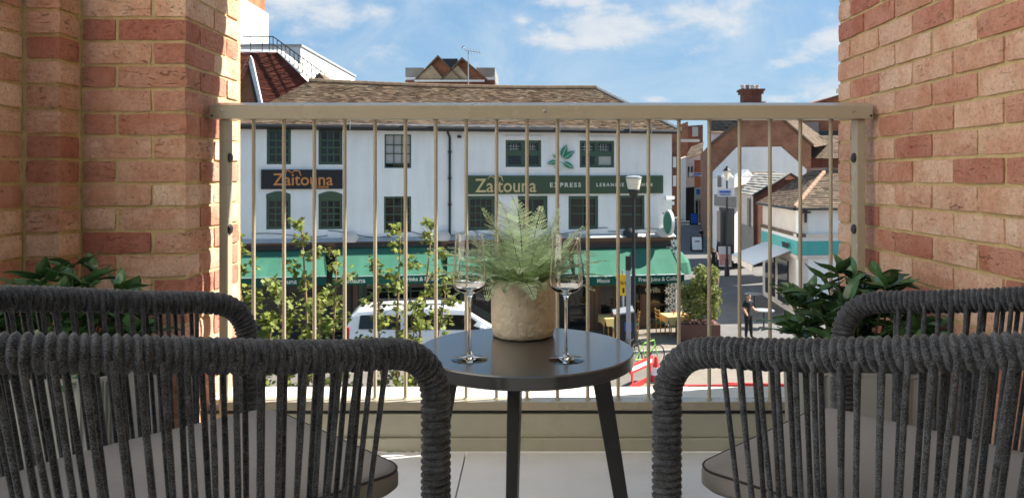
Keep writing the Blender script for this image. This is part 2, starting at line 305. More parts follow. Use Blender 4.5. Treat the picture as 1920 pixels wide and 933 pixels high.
# left wall: stepped piers
wl = thing('brick_wall', 'dim stepped brick pier wall beside the left end of the railing', 'wall', (0,0,0))
YP = 2.41; YQ = 2.295; XA = -1.42; XB = -1.53
core = MB()
core.bx(XL-.36, XL-.006, YP+.006, YC-.008, FL-.35, top); core.bx(XA-.4, XA-.006, YQ+.006, YP+.2, FL-.35, top); core.bx(XB-.3, XB-.006, 1.93, YQ+.2, FL-.35, top)
core.build('mortar', M['mortar'], wl)
for k in range(K0, K1):
    z = course_z(k)
    if z - .04 < FL: break
    odd = k % 2
    # pier front (from XA to XL) and its return (from YP to YC)
    if odd:
        put_brick(wl, XL-.1075, YP+.05125, z, 'x', .215); put_brick(wl, XA+.05+.003, YP+.05125, z, 'x', .1025)
        y = YP + .1125
    else:
        put_brick(wl, XA+.1075+.003, YP+.05125, z, 'x', .215); put_brick(wl, XL-.05125, YP+.1075, z, 'y', .215)
        y = YP + .225
    while y < YC - .03:
        L = .215 if y + .215 < YC + .01 else .1025
        if y + L > YC + .03: break
        put_brick(wl, XL-.05125, y + L/2, z, 'y', L); y += L + .01
    # second step
    if odd: put_brick(wl, XA-.05125, YQ+.05125, z, 'x', .1025)
    else: put_brick(wl, XA-.05125, YQ+.05125, z, 'y', .1025)
    y = YQ - (.01 if odd else .12)
    if not odd: put_brick(wl, XB-.05125, YQ-.055, z, 'y', .1025)
    while y > 2.0:
        put_brick(wl, XB-.05125, y - .1075, z, 'y', .215); y -= .225
# floor; then unseen beam, rear wall and side wall added to shape the light
fl = MB().bx(-2.41, XR+.3, -2.4, 2.56, FL-.33, FL-.02).build('balcony_floor', M['joint']); tag(fl, kind='structure')
ys = [2.548 - .6*i for i in range(8)]
for j, y1 in enumerate(ys):
    for i in range(-3, 3):
        x0 = -.211 + i*.9 + (0 if j % 2 == 0 else .45)
        x1 = min(x0+.896, XR-.004); x0 = max(x0, -2.40)
        if x1 - x0 < .05: continue
        if x0 < XL and j == 0:
            if x1 < XL + .1: continue
            x0 = max(x0, XL + .002)
        o = MB().bx(x0, x1, y1-.596, y1, FL-.022, FL).build('paver', M['paver'], fl, bevel=.002)
sf = MB().bx(-3.2, 4.4, 2.44, 2.93, top, top+.35).build('shade_beam', M['mortar']); tag(sf, kind='structure')  # unseen beam, sized to shade the pier return and leave the sky open
rw = MB().bx(-2.4, XR+.004, -1.8, -1.6, FL, ZE(1.75)).build('rear_shade_wall', M['rear']); tag(rw, kind='structure')  # added behind the camera to darken the pier front and left chair
wg = thing('bounce_wall', 'unseen pale wall added beyond the dim brick pier to bounce sunlight', 'wall', (0,0,0)); MB().bx(-2.8, -2.42, -5.0, 1.9, 0, ZE(6)).build('wall', M['bounce_white'], wg)  # added out of view to throw sunlight onto the right wall and chairs
# ------------------------------------------------------------------ upstand and railing
YR = 2.585
up = thing('parapet_upstand', 'low olive metal upstand with pale coping under the railing', 'parapet', (0, 0, FL))
MB().bx(XL+.003, XR-.003, 2.550, 2.60, 0, .043).build('plinth_strip', M['plinth'], up, bevel=.002)
MB().bx(XL+.003, XR-.003, 2.563, 2.62, .044, .122).build('face_panel', M['plinth'], up, bevel=.002)
MB().bx(XL+.003, XR-.003, 2.57, 2.63, .123, .132).build('drip_strip', M['alu'], up, bevel=.001)
MB().bx(XL-.2, XR+.2, 2.632, 2.79, .0, .152).build('coping_stone', M['coping'], up, bevel=.004)
rl = thing('balcony_railing', 'bronze metal balcony railing with flat top rail and slim vertical bars', 'railing', (0, 0, FL))
h0, h1 = .925+.190, .925+.236
prof = [(2.545, h0), (2.545, h1-.003), (2.548, h1), (2.608, h1+.0135), (2.625, h1+.0135), (2.625, h0)]
t = MB().slab([(-1.072, y, z) for y, z in prof], (2.222, 0, 0)).build('top_rail', M['rail'], rl, bevel=.0015)
for x in (-1.03, 0.05, 1.085): MB().lathe([(.0, -.001), (.0045, -.001), (.005, .0015), (.0, .003)], 12, (0,0,0)).build('screw', M['screw'], t, True).matrix_local = Matrix.Translation((x, 2.5445, h0+.026)) @ Matrix.Rotation(R(90), 4, 'X')
for x in (-1.064, 1.143): MB().lathe([(.0, -.001), (.004, -.001), (.004, .001), (.0, .001)], 10).build('fixing_hole', M['black'], t).matrix_local = Matrix.Translation((x, 2.5442, h0+.010)) @ Matrix.Rotation(R(90), 4, 'X')
br = MB().bx(-1.045, 1.125, 2.555, 2.612, .136, .165).build('bottom_rail', M['rail'], rl, bevel=.002)
for sx, x in ((1, -1.047), (-1, 1.105)):
    p = MB().bx(x, x+.026, 2.562, 2.612, .0445, h0-.001).build('post', M['rail'], rl, bevel=.002)
    for hz in (.985, .743):
        MB().lathe([(.0, 0), (.0165, 0), (.0165, .004), (.013, .0075), (.0, .009)], 20).build('bolt_cap', M['black'], p, True).matrix_local = Matrix.Translation((x + (.026 if sx > 0 else 0), 2.586, hz)) @ Matrix.Rotation(R(90)*sx, 4, 'Y')
bar = MB().tube([(0,0,.165), (0,0,h0)], .0063, 12).mesh('bar', M['rail'], True)
collar = MB().lathe([(.0063, 0), (.0105, 0), (.0100, .003), (.0063, .005)], 12).mesh('collar', M['rail'], True)
for i in range(20):
    x = (475.5 + 56.95*i - 993)*YR/1425
    b = inst('bar', bar, rl, (x, YR, 0)); inst('collar', collar, b, (0, 0, .1652)); c = inst('collar', collar, b, (0, 0, h0), (PI, 0, 0))

# ------------------------------------------------------------------ rope chairs
def smooth(a): a = max(0, min(1, a)); return a*a*(3-2*a)
def chair(label, loc, rz, flip):
    """local: +x is the way the sitter faces, y across; origin on the floor between the front legs"""
    root = thing('rope_armchair', label, 'armchair', loc, rz, 'rope armchairs on the balcony')
    w, d = .68, .70; rr = .0222
    def arm(t, w_=w, d_=d, n=3.0):
        c, s = math.cos(t), math.sin(t)
        return Vector((-d_*abs(s)**(2/n), -(w_/2)*math.copysign(abs(c)**(2/n), c), 0))
    hz = lambda f: .668 - rr + .075*smooth(-f/d*1.05)
    U = []
    for i in range(401):
        p = arm(PI*i/400); p.z = hz(p.x); U.append(p)
    cr = .085
    path = [Vector((0, -w/2, .012)), Vector((0, -w/2, hz(0)-cr))]
    for k in range(1, 9):
        a = PI/2*k/8; path.append(Vector((-cr*(1-math.cos(a)), -w/2, hz(0)-cr + cr*math.sin(a))))
    mid = [p for p in U if p.x < -cr-.004]
    for p in mid: p.z += 0
    tail = [Vector((p.x, -p.y, p.z)) for p in path[::-1]]
    path = path + mid + tail
    # resample finely, then a helical ridge stands for the coils of rope
    def resample(pts, ds):
        out = [pts[0].copy()]; acc = 0
        for a, b in zip(pts, pts[1:]):
            L = (b-a).length
            while acc + ds <= L + 1e-9 and L > 0:
                acc += ds; out.append(a + (b-a)*(acc/L))
            acc -= L
        return out
    pts = resample(path, .0017); n = 18; k = len(pts); A = np.array([tuple(p) for p in pts])
    ker = np.ones(25)/25; Apad = np.vstack([np.repeat(A[:1], 12, 0), A, np.repeat(A[-1:], 12, 0)])
    A = np.stack([np.convolve(Apad[:, c], ker, 'valid') for c in range(3)], 1)
    T = np.gradient(A, axis=0); T /= np.linalg.norm(T, axis=1)[:, None]
    nrm = np.zeros_like(A); v = np.array([0., 1., 0.])
    for i in range(k):
        v = v - T[i]*v.dot(T[i]); v /= np.linalg.norm(v); nrm[i] = v
    bn = np.cross(T, nrm); th = np.linspace(0, 2*PI, n, endpoint=False)
    rng = np.random.RandomState(3 + flip); dph = 2*PI*.0017/.0116*(1 + .10*np.convolve(rng.randn(k+60), np.ones(61)/61*4, 'valid')[:k])
    ph = np.cumsum(dph)[:, None] - th[None, :]
    rad = rr - .0035 + .0064*np.abs(np.sin(ph/2))**.75
    V = A[:, None, :] + rad[:, :, None]*(np.cos(th)[None, :, None]*nrm[:, None, :] + np.sin(th)[None, :, None]*bn[:, None, :])
    m = MB(); m.v = [tuple(p) for p in V.reshape(-1, 3)]
    m.f = [(i*n+j, i*n+(j+1) % n, (i+1)*n+(j+1) % n, (i+1)*n+j) for i in range(k-1) for j in range(n)]
    m.f += [tuple(range(n-1, -1, -1)), tuple((k-1)*n+j for j in range(n))]; m.m = [0]*len(m.f); m.t = [.5]*len(m.f)
    m.build('rope_wound_frame', M['rope'], root, 70)
    # seat frame below
    w2, d2, zb = w*.87, .585, .335
    ring = [arm(PI*i/60, w2, d2) + Vector((-.03, 0, zb)) for i in range(61)]
    m = MB(); m.tube(ring + [ring[0]], .013, 8); m.tube([(-.03, -w/2, zb), (-.03, w/2, zb)], .013, 8)
    m.build('seat_frame', M['alu'], root, True)
    for sy in (-1, 1):
        m = MB().tube([(-.54, sy*.20, zb), (-.63, sy*.24, 0)], [.016, .012], 10); m.build('rear_leg', M['alu'], root, True)
    # rope strands: an outer and an inner one at every step, drawn in towards the seat frame
    L = 0; nxt = .02; prev = None
    rs = random.Random(11 + flip)
    for i in range(1, 400):
        p = U[i]
        if p.x > -cr - .01: prev = p; continue
        L += (p - prev).length; prev = p
        if L < nxt: continue
        nxt += .0285*rs.uniform(.88, 1.12)
        t_ = PI*i/400; q = arm(t_, w2, d2) + Vector((-.03, 0, zb))
        nn = Vector((p.x + d*.35, p.y*1.3, 0)).normalized()
        for side in (-1, 1):
            tang = Vector((-nn.y, nn.x, 0)); jt = rs.uniform(-.004, .004)
            a = p + nn*side*.0215 + Vector((0, 0, -.004)) + tang*(side*.004); b = q + nn*side*.014 + tang*(side*.003 + jt)
            mdl = (a + b)/2 + nn*rs.uniform(-.003, .003) + tang*rs.uniform(-.002, .002)
            m = MB(); pts2 = []
            for u in range(9):
                s_ = u/8; pts2.append(a*(1-s_)**2 + mdl*2*s_*(1-s_) + b*s_*s_)
            m.tube(pts2, [.0044*(1 + .06*rs.uniform(-1, 1)) for _ in pts2], 8); m.build('rope_strand', M['rope'], root, 60)
    # cushion
    prof = []
    cw, cd, zt = .50, .60, .425
    outline = []
    for i in range(2, 39):
        p = arm(PI*i/40, cw, cd, 3.6) + Vector((.0, 0, 0)); outline.append(p)
    rc = .045; x0 = .012
    for sgn in (1, -1):                                   # rounded front corners
        for k in range(9):
            a_ = PI/2*k/8 if sgn > 0 else PI/2*(8-k)/8
            outline.append(Vector((x0-rc + rc*math.sin(a_), sgn*(cw/2-rc + rc*math.cos(a_)), 0)))
    cen = Vector((-.26, 0, 0)); m = MB(); rings = [(.90, .378), (.97, .380), (1.0, .388), (1.0, .408), (.985, .418), (.95, .4235), (.8, .428), (.45, .432), (.1, .433)]
    no = len(outline)
    for s_, z in rings:
        for p in outline: m.v.append(tuple(Vector((cen.x + (p.x-cen.x)*s_, p.y*s_, z))))
    for a in range(len(rings)-1):
        for j in range(no): m.f.append((a*no+j, a*no+(j+1) % no, (a+1)*no+(j+1) % no, (a+1)*no+j))
    m.f.append(tuple(range(no-1, -1, -1))); m.f.append(tuple((len(rings)-1)*no + j for j in range(no))); m.m = [0]*len(m.f); m.t = [.5]*len(m.f)
    cu = m.build('seat_cushion', M['cushion'], root, 50)
    pp = [Vector((cen.x + (p.x-cen.x)*.992, p.y*.992, .4165)) for p in outline]
    MB().tube(pp + [pp[0]], .0022, 6).build('piping', M['piping'], cu, True)
    return root
f1 = math.atan2(.716, .70)
chair('charcoal rope armchair with grey seat cushion, beside the dim stepped brick pier', (-.397, 1.485, FL), f1, 0)
chair('charcoal rope armchair with grey seat cushion, beside the bright brick side wall', (.470, 1.495, FL), PI - f1, 1)

# ------------------------------------------------------------------ table with pot, fern and glasses
TX, TY, TH = -.010, 1.75, .528
tb = thing('side_table', 'round charcoal side table with splayed legs between the armchairs', 'table', (TX, TY, FL), R(-5))
MB().lathe([(.0, TH-.030), (.245, TH-.030), (.248, TH-.028), (.248, TH-.003), (.2455, TH), (.0, TH)], 96).build('table_top', M['table'], tb, 35)
lg = MB()
for i in range(1):
    a = [(.147, -.0135), (.189, -.0135), (.189, .0135), (.147, .0135)]; b = [(.236, -.009), (.264, -.009), (.264, .009), (.236, .009)]
    lg.add([(x, y, TH-.0305) for x, y in a] + [(x, y, 0) for x, y in b], [(0,1,2,3), (7,6,5,4), (0,4,5,1), (1,5,6,2), (2,6,7,3), (3,7,4,0)])
lm = lg.mesh('leg', M['tleg'])
for a_ in (-92, 3, 188):
    o = inst('leg', lm, tb, (0,0,0), (0,0,R(a_))); b = o.modifiers.new('bevel', 'BEVEL'); b.width = .003; b.segments = 2
TZ = FL + TH
pot = thing('stone_pot', 'rough beige stone pot with uneven rim on the round table', 'pot', (-.016, 1.89, TZ))
m = MB(); n = 72; pr = [(.069, .0005), (.075, .004), (.0785, .02), (.080, .05), (.0795, .095), (.0795, .136), (.078, .142), (.072, .142), (.070, .125), (.0695, .10)]
for i, (r_, z) in enumerate(pr):
    for j in range(n):
        a = 2*PI*j/n; q = noise.noise(Vector((math.cos(a)*2.2, math.sin(a)*2.2, z*22)))*.0018 + noise.noise(Vector((math.cos(a)*6, math.sin(a)*6, z*60+9)))*.0008
        zz = z + (noise.noise(Vector((math.cos(a)*4, math.sin(a)*4, 5)))*.007 + .001*math.sin(9*a) if i in (5, 6, 7) else 0)
        m.v.append(((r_+q)*math.cos(a), (r_+q)*math.sin(a), zz))
for i in range(len(pr)-1):
    for j in range(n): m.f.append((i*n+j, i*n+(j+1) % n, (i+1)*n+(j+1) % n, (i+1)*n+j))
m.f.append(tuple(range(n-1, -1, -1))); m.m = [0]*len(m.f); m.t = [.5]*len(m.f); m.build('pot_body', M['pot'], pot, 60)
MB().lathe([(.0, .104), (.0695, .104), (.068, .110), (.03, .117), (.0, .115)], 32).build('soil', M['soil'], pot, True)
fern = thing('potted_fern', 'bushy pale green fern growing out of the beige stone pot', 'fern', (-.016, 1.89, TZ+.112))
def frond(az, L, lift, curl, seed):
    r = random.Random(seed); m = MB(); N_ = 26; p = Vector((math.cos(az)*.02, math.sin(az)*.02, 0)); d = Vector((math.cos(az)*math.cos(lift), math.sin(az)*math.cos(lift), math.sin(lift)))
    side = Vector((-math.sin(az), math.cos(az), 0)); pts = []; dirs = []
    tw = r.uniform(-.5, .5)
    for i in range(N_+1):
        pts.append(p.copy()); dirs.append(d.copy()); p = p + d*(L/N_)
        e = lift - curl*((i/N_)**1.6) + math.sin(i*.35 + seed)*.06; sw = az + tw*(i/N_)**1.5
        d = Vector((math.cos(sw)*math.cos(e), math.sin(sw)*math.cos(e), math.sin(e)))
    m.tube(pts, [.0011*(1-.7*i/N_) for i in range(N_+1)], 5, 1)
    for i in range(4, N_+1):
        s = i/N_; pl = .040*math.sin(PI*min(1, .12 + .93*s))**.8*(L/.22)*r.uniform(.85, 1.1)
        if pl < .003: continue
        t = dirs[i]; up_ = side.cross(t).normalized(); 
        for sd in (-1, 1):
            q0 = pts[i] + t*r.uniform(-.001, .001); ax = (side*sd*.9 + t*.42 + up_*r.uniform(-.05, .28)).normalized()
            bx_ = ax.cross(up_).normalized(); nl = max(3, int(pl/.0042)); tn = r.random()
            for k in range(nl):
                u = (k+.3)/nl; wv = .0056*(1 - .7*u)*(L/.22)**.5; c = q0 + ax*pl*u - up_*(.006*u*u); tip = c + ax*.0042
                for g in (-1, 1):
                    v1 = c; v2 = c + bx_*g*wv + ax*.0022 + up_*.0008; v3 = tip + bx_*g*wv*.75; v4 = c + ax*.0034
                    m.add([v1, v2, v3, v4], [(0, 1, 2, 3)], 0, tn)
    return m.build('frond', [M['fern'], M['fern_stem']], fern)
fr = random.Random(5)
for i in range(46):
    az = 2.399*i + fr.uniform(-.3, .3)
    frond(az, fr.uniform(.14, .21), R(fr.uniform(30, 74)), R(fr.uniform(35, 110)), i)
for az, L, lift, curl in ((R(180), .265, R(38), R(48)), (R(186), .235, R(22), R(30)), (R(192), .21, R(20), R(50)), (R(170), .22, R(62), R(60)), (R(8), .22, R(58), R(30)), (R(-6), .22, R(40), R(-30)), (R(16), .20, R(48), R(-5)), (R(95), .265, R(86), R(60)), (R(120), .25, R(80), R(40)), (R(150), .24, R(72), R(26)), (R(60), .235, R(76), R(22)), (R(35), .24, R(66), R(15)), (R(-90), .17, R(55), R(100)), (R(-50), .16, R(48), R(85)), (R(-130), .18, R(42), R(95)), (R(-165), .19, R(22), R(90)), (R(175), .23, R(30), R(45)), (R(200), .22, R(32), R(60)), (R(165), .22, R(48), R(60)), (R(2), .22, R(32), R(40)), (R(-14), .21, R(28), R(55)), (R(22), .22, R(55), R(55)), (R(-20), .18, R(25), R(75)), (R(-70), .14, R(35), R(90)), (R(-110), .15, R(35), R(90))):
    frond(az, L, lift, curl, int(L*9000+lift*100))
def wine_glass(label, x, y):
    g = thing('wine_glass', label, 'glass', (x, y, TZ), 0, 'stemmed glasses on the round table')
    outer = [(.0008, .0024), (.012, .0004), (.034, .0003), (.0385, .0008), (.0388, .0013), (.034, .0022), (.018, .0042), (.008, .0075), (.0048, .014), (.0036, .03), (.0033, .08), (.0036, .122), (.0048, .134), (.009, .1415), (.020, .1465), (.031, .153), (.0355, .160), (.0362, .168), (.0352, .19), (.0325, .235), (.0298, .272)]
    inner = [(.0290, .272), (.0317, .235), (.0344, .19), (.0354, .169), (.0347, .162), (.0303, .1555), (.019, .1495), (.007, .1475), (.0008, .147)]
    m = MB(); prof = outer + inner; n = 56
    m.v = [(r_*math.cos(2*PI*j/n), r_*math.sin(2*PI*j/n), z) for r_, z in prof for j in range(n)]
    k = len(prof); m.f = [(i*n+j, i*n+(j+1) % n, (i+1)*n+(j+1) % n, (i+1)*n+j) for i in range(k-1) for j in range(n)] + [tuple(range(n-1, -1, -1)), tuple((k-1)*n+j for j in range(n))]
    m.m = [0]*len(m.f); m.t = [.5]*len(m.f); o = m.build('glass_body', M['glass'], g, True)
wine_glass('tall clear stemmed glass beside the armchair by the dim stepped pier', -.130, 1.645)
wine_glass('tall clear stemmed glass beside the armchair by the bright brick wall', .0785, 1.640)

# ------------------------------------------------------------------ leafy planters
def leaf_mesh(seed, L=.085, w=.034):
    r = random.Random(seed); m = MB(); n = 9; cv = r.uniform(.0, .28)
    for i in range(n+1):
        u = i/n; wd = w/2*(math.sin(PI*u**.75))**.9 + .0006; x = L*u; z = -cv*L*u*u + .003*math.sin(u*7+seed)
        for s, dz in ((-1, .006), (-.5, .001), (0, -.002), (.5, .001), (1, .006)): m.v.append((x, s*wd, z + dz*(wd/(w/2)) + .002*math.sin(u*9+s*3+seed)))
    for i in range(n):
        for j in range(4): m.f.append((i*5+j, (i+1)*5+j, (i+1)*5+j+1, i*5+j+1)); m.m.append(0); m.t.append(.5 + (.12 if j in (1, 2) else -.05))
    return m.mesh('leaf', M['leaf'], 80)
LEAVES = [leaf_mesh(i, .078 + .008*(i % 3), .030 + .003*(i % 4)) for i in range(8)]
def planter(label, plabel, loc, rz, w, h, seed, spread, hgt):
    r = random.Random(seed)
    t = thing('fluted_planter', plabel, 'planter', loc, rz, 'fluted planters on the balcony')
    m = MB(); n = 160; k = 40
    def pt(a, s, rib): 
        c, q = math.cos(a), math.sin(a); e = .28; rr_ = w/2*s + rib
        return (rr_*math.copysign(abs(c)**e, c), rr_*math.copysign(abs(q)**e, q))
    rows = [(.92, 0, 1), (.93, .004, 1), (1.0, h*.97, 1), (1.01, h*.985, 0), (1.01, h, 0), (.94, h, 0), (.93, h*.86, 0)]
    for s, z, rb in rows:
        for j in range(n): x, y = pt(2*PI*j/n, s, (.003*(1 if j % 4 < 2 else -1)) if rb else 0); m.v.append((x, y, z))
    for i in range(len(rows)-1):
        for j in range(n): m.f.append((i*n+j, i*n+(j+1) % n, (i+1)*n+(j+1) % n, (i+1)*n+j))
    m.f.append(tuple(range(n-1, -1, -1))); m.f.append(tuple((len(rows)-1)*n+j for j in range(n))); m.m = [0]*len(m.f); m.t = [.5]*len(m.f)
    m.build('planter_body', M['planter'], t)
    MB().bx(-w*.42, w*.42, -w*.42, w*.42, h*.87, h*.90).build('soil', M['soil'], t)
    pl = thing('leafy_shrub', label, 'shrub', (loc[0], loc[1], loc[2]+h*.9), rz, 'glossy shrubs in the planters')
    st = MB(); tips = []
    for i in range(42):
        a = r.uniform(0, 2*PI); q = math.sqrt(r.random()); top_ = Vector((math.cos(a)*q*spread, math.sin(a)*q*spread, hgt*(1 - .55*q*q)*r.uniform(.45, 1.0)))
        b = Vector((math.cos(a)*q*.09, math.sin(a)*q*.09, 0)); mid_ = (b+top_)/2 + Vector((0, 0, .03)); pts = [b*(1-u)**2 + mid_*2*u*(1-u) + top_*u*u for u in [v/6 for v in range(7)]]
        st.tube(pts, [.0035 - .0018*v/6 for v in range(7)], 5); tips.append((pts, a))
    st.build('stems', M['stem'], pl, True)
    for pts, a0 in tips:
        d = (pts[-1]-pts[-2]).normalized(); nl = 7
        for j in range(nl):
            u = 1 - r.random()*.06 if j < 4 else r.uniform(.55, .85) if j < 6 else r.uniform(.15, .5); ii = min(5, int(u*6)); p = pts[ii]*(1-(u*6-ii)) + pts[ii+1]*(u*6-ii) if ii < 6 else pts[6]
            az = a0 + j*2.4 + r.uniform(-.5, .5); el = R(r.uniform(8, 62)) if j < 4 else R(r.uniform(-25, 35))
            Mx = Matrix.Translation(p) @ Matrix.Rotation(az, 4, 'Z') @ Matrix.Rotation(-el, 4, 'Y') @ Matrix.Rotation(r.uniform(-.6, .6), 4, 'X') @ Matrix.Scale(r.uniform(.8, 1.25), 4)
            inst('leaf', r.choice(LEAVES), pl, M=Mx)
planter('dark glossy leafy shrub in front of the dim stepped brick pier', 'grey fluted planter in the corner of the dim stepped brick pier', (-1.245, 2.06, FL), R(4), .37, .42, 3, .20, .33)
planter('dark glossy leafy shrub in front of the bright brick side wall', 'grey fluted planter against the bright brick side wall', (.945, 2.19, FL), R(-6), .36, .40, 8, .21, .315)
# ------------------------------------------------------------------ town materials
M['asphalt'] = mat('worn_street_paving', (.15,.135,.115), .9, var=.15, scale=1.2, bump=.2, bscale=60, dirt=((.16,.145,.125), .6))
M['paving'] = mat('tan_block_paving', (.21,.18,.145), .9, var=.15, scale=2, dirt=((.17,.15,.12), .9))
M['lane'] = mat('grey_block_paving', (.13,.125,.12), .88, var=.2, scale=1.5, dirt=((.085,.085,.085), .7))
M['kerb'] = mat('kerb_stone', (.36,.34,.30), .9)
M['white'] = mat('white_painted_render', (.86,.86,.845), .85, var=.07, scale=1.0, stretch=(3,3,.35), dirt=((.76,.755,.735), .55), bump=.25, bscale=14)
M['cream'] = mat('cream_render', (.70,.62,.55), .88, var=.07, scale=1.2, dirt=((.58,.50,.44), .8))
M['green'] = mat('dark_green_paint', (.045,.088,.052), .45, var=.1)
M['greensign'] = mat('olive_green_sign', (.040,.075,.036), .5, var=.04, scale=.6)
M['blacksign'] = mat('black_sign', (.006,.007,.011), .45, var=.05)
M['orange'] = mat('copper_letters', (.62,.24,.07), .45, var=.15, scale=5)
M['gold'] = mat('gold_letters', (.62,.49,.24), .5, var=.08)
M['pale'] = mat('pale_letters', (.66,.66,.56), .6)
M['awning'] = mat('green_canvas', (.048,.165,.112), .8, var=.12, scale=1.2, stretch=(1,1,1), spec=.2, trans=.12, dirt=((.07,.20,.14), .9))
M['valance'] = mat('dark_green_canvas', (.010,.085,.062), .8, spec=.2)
M['gutter'] = mat('black_gutter', (.012,.013,.015), .5)
M['tile'] = mat('old_clay_tile', (.145,.100,.068), .92, var=.28, scale=1.1, tint=.38, spec=.15, dirt=((.19,.16,.115), 1.6))
M['tile_dark'] = mat('mossy_brown_tile', (.135,.098,.072), .92, var=.3, scale=1.1, tint=.4, spec=.15, dirt=((.11,.09,.06), 1.2))
M['tile_red'] = mat('dark_red_tile', (.115,.036,.024), .9, var=.2, scale=1.5, tint=.22, spec=.15)
M['slate'] = mat('grey_slate', (.26,.25,.225), .8, var=.15, scale=2, tint=.25)
M['lead'] = mat('lead_flashing', (.42,.42,.42), .6)
M['ridge'] = mat('terracotta_ridge', (.28,.18,.12), .9, var=.2, scale=3)
M['brickR'] = wallbrick_mat('far_red_brick', (.28,.11,.065), (.36,.165,.095), (.33,.25,.18))
M['brickO'] = wallbrick_mat('far_orange_brick', (.34,.115,.055), (.39,.155,.075), (.42,.28,.18))
M['brickD'] = wallbrick_mat('far_dark_brick', (.17,.062,.045), (.23,.09,.062), (.20,.15,.11))
M['stoneY'] = wallbrick_mat('far_yellow_brick', (.40,.28,.17), (.46,.33,.21), (.42,.34,.24))
M['pane'] = mat('window_glass', (.012,.014,.016), .06, var=.3, scale=2, spec=.5)
M['paneb'] = mat('window_blind', (.42,.42,.40), .6, var=.1)
M['net'] = mat('net_curtain', (.55,.55,.52), .9)
M['wood'] = mat('brown_shopfront', (.155,.082,.048), .6, var=.15, scale=3)
M['chairwood'] = mat('honey_wood', (.50,.27,.085), .55, var=.15, scale=6)
M['cloth'] = mat('yellow_tablecloth', (.72,.50,.20), .85, var=.06)
M['dark'] = mat('dark_interior', (.010,.009,.009), .8)
M['carpaint'] = mat('white_car_paint', (.82,.83,.84), .28, var=.02, coat=.6)
M['carglass'] = mat('tinted_car_glass', (.008,.010,.010), .05, var=.05)
M['tyre'] = mat('rubber_tyre', (.02,.02,.02), .85)
M['rim'] = mat('alloy_rim', (.45,.46,.47), .35, metal=.8)
M['red'] = mat('red_plastic', (.62,.035,.035), .45, var=.08)
M['redlamp'] = mat('red_lamp', (.35,.01,.01), .2)
M['yellow'] = mat('yellow_sign', (.85,.52,.02), .5)
M['blue'] = mat('blue_sign', (.015,.12,.55), .45)
M['grey'] = mat('galvanised_grey', (.34,.36,.39), .45, metal=.3, var=.1)
M['iron'] = mat('black_iron', (.014,.014,.015), .45)
M['frost'] = mat('frosted_lantern', (.80,.74,.60), .45)
M['teal'] = mat('teal_fascia', (.065,.38,.36), .5, var=.04)
M['canvas'] = mat('pale_canvas', (.66,.66,.68), .85, var=.04)
M['sgreen'] = mat('pale_green_shopfront', (.34,.46,.44), .6, var=.06)
M['tleaf'] = mat('sunlit_tree_leaf', (.18,.22,.045), .55, var=.3, scale=2.2, tint=.5, trans=.35, spec=.3, dirt=((.25,.22,.045), 2.6))
M['bark'] = mat('pale_bark', (.32,.21,.12), .9, var=.25, scale=9)
M['bush'] = mat('olive_bush_leaf', (.23,.26,.075), .6, tint=.4, trans=.3)
M['box'] = mat('brown_planter_box', (.10,.045,.032), .7)
M['skin'] = mat('skin', (.55,.33,.23), .6, var=.04)
M['hair'] = mat('dark_hair', (.02,.014,.010), .6)
M['tblack'] = mat('black_cloth', (.010,.010,.012), .85)
M['tnavy'] = mat('navy_cloth', (.02,.04,.10), .85)
M['tyel'] = mat('yellow_cloth', (.62,.60,.03), .85)
M['paper'] = mat('white_board', (.75,.75,.75), .6)
M['pink'] = mat('poster_pink', (.62,.30,.27), .6, var=.3, scale=4)
M['greensnow'] = mat('green_bike', (.30,.70,.10), .4)
M['coneW'] = mat('cone_white', (.8,.8,.78), .5)
M['emerald'] = mat('emerald_leaf', (.015,.22,.13), .45)
M['olive'] = mat('pale_olive', (.55,.62,.58), .5)
# ------------------------------------------------------------------ ground
g = MB().poly([(-900,-300,0), (900,-300,0), (900,1500,0), (-900,1500,0)]).build('ground', M['asphalt']); tag(g, kind='structure')
# pavement in front of the shops and the lane beyond, with kerb
OX, OY, ANG = -10.42, 27.6, R(11.2); U = Vector((math.cos(ANG), math.sin(ANG), 0)); V = Vector((-math.sin(ANG), math.cos(ANG), 0)); OB = Vector((OX, OY, 0))
def bl(u, v, z): return OB + U*u + V*v + Vector((0, 0, z))
pv = MB().slab([bl(-12, -.05, .0), bl(16.6, -.05, .0), bl(17.2, -3.8, .0), bl(11.6, -3.8, .0), bl(11.0, -1.5, .0), bl(-12, -1.5, .0)], (0, 0, .10)).build('pavement', M['paving']); tag(pv, kind='structure')
kb = MB().slab([bl(-12, -1.5, 0), bl(11.0, -1.5, 0), bl(11.6, -3.8, 0), bl(17.2, -3.8, 0), bl(17.2, -3.95, 0), bl(11.5, -3.95, 0), bl(10.9, -1.65, 0), bl(-12, -1.65, 0)], (0, 0, .105)).build('kerb', M['kerb']); tag(kb, kind='structure')
pt_ = MB().slab([G(1170, 780), G(1900, 780), G(1900, 634), G(1262, 634)], (0, 0, .008)).build('paved_square', M['paving']); tag(pt_, kind='structure')
ln = MB().slab([G(1262, 633), G(1900, 633), Vector((24, 140, 0)), Vector((16, 140, 0)), bl(16.6, 2, 0)], (0, 0, .004)).build('lane', M['lane']); tag(ln, kind='structure')
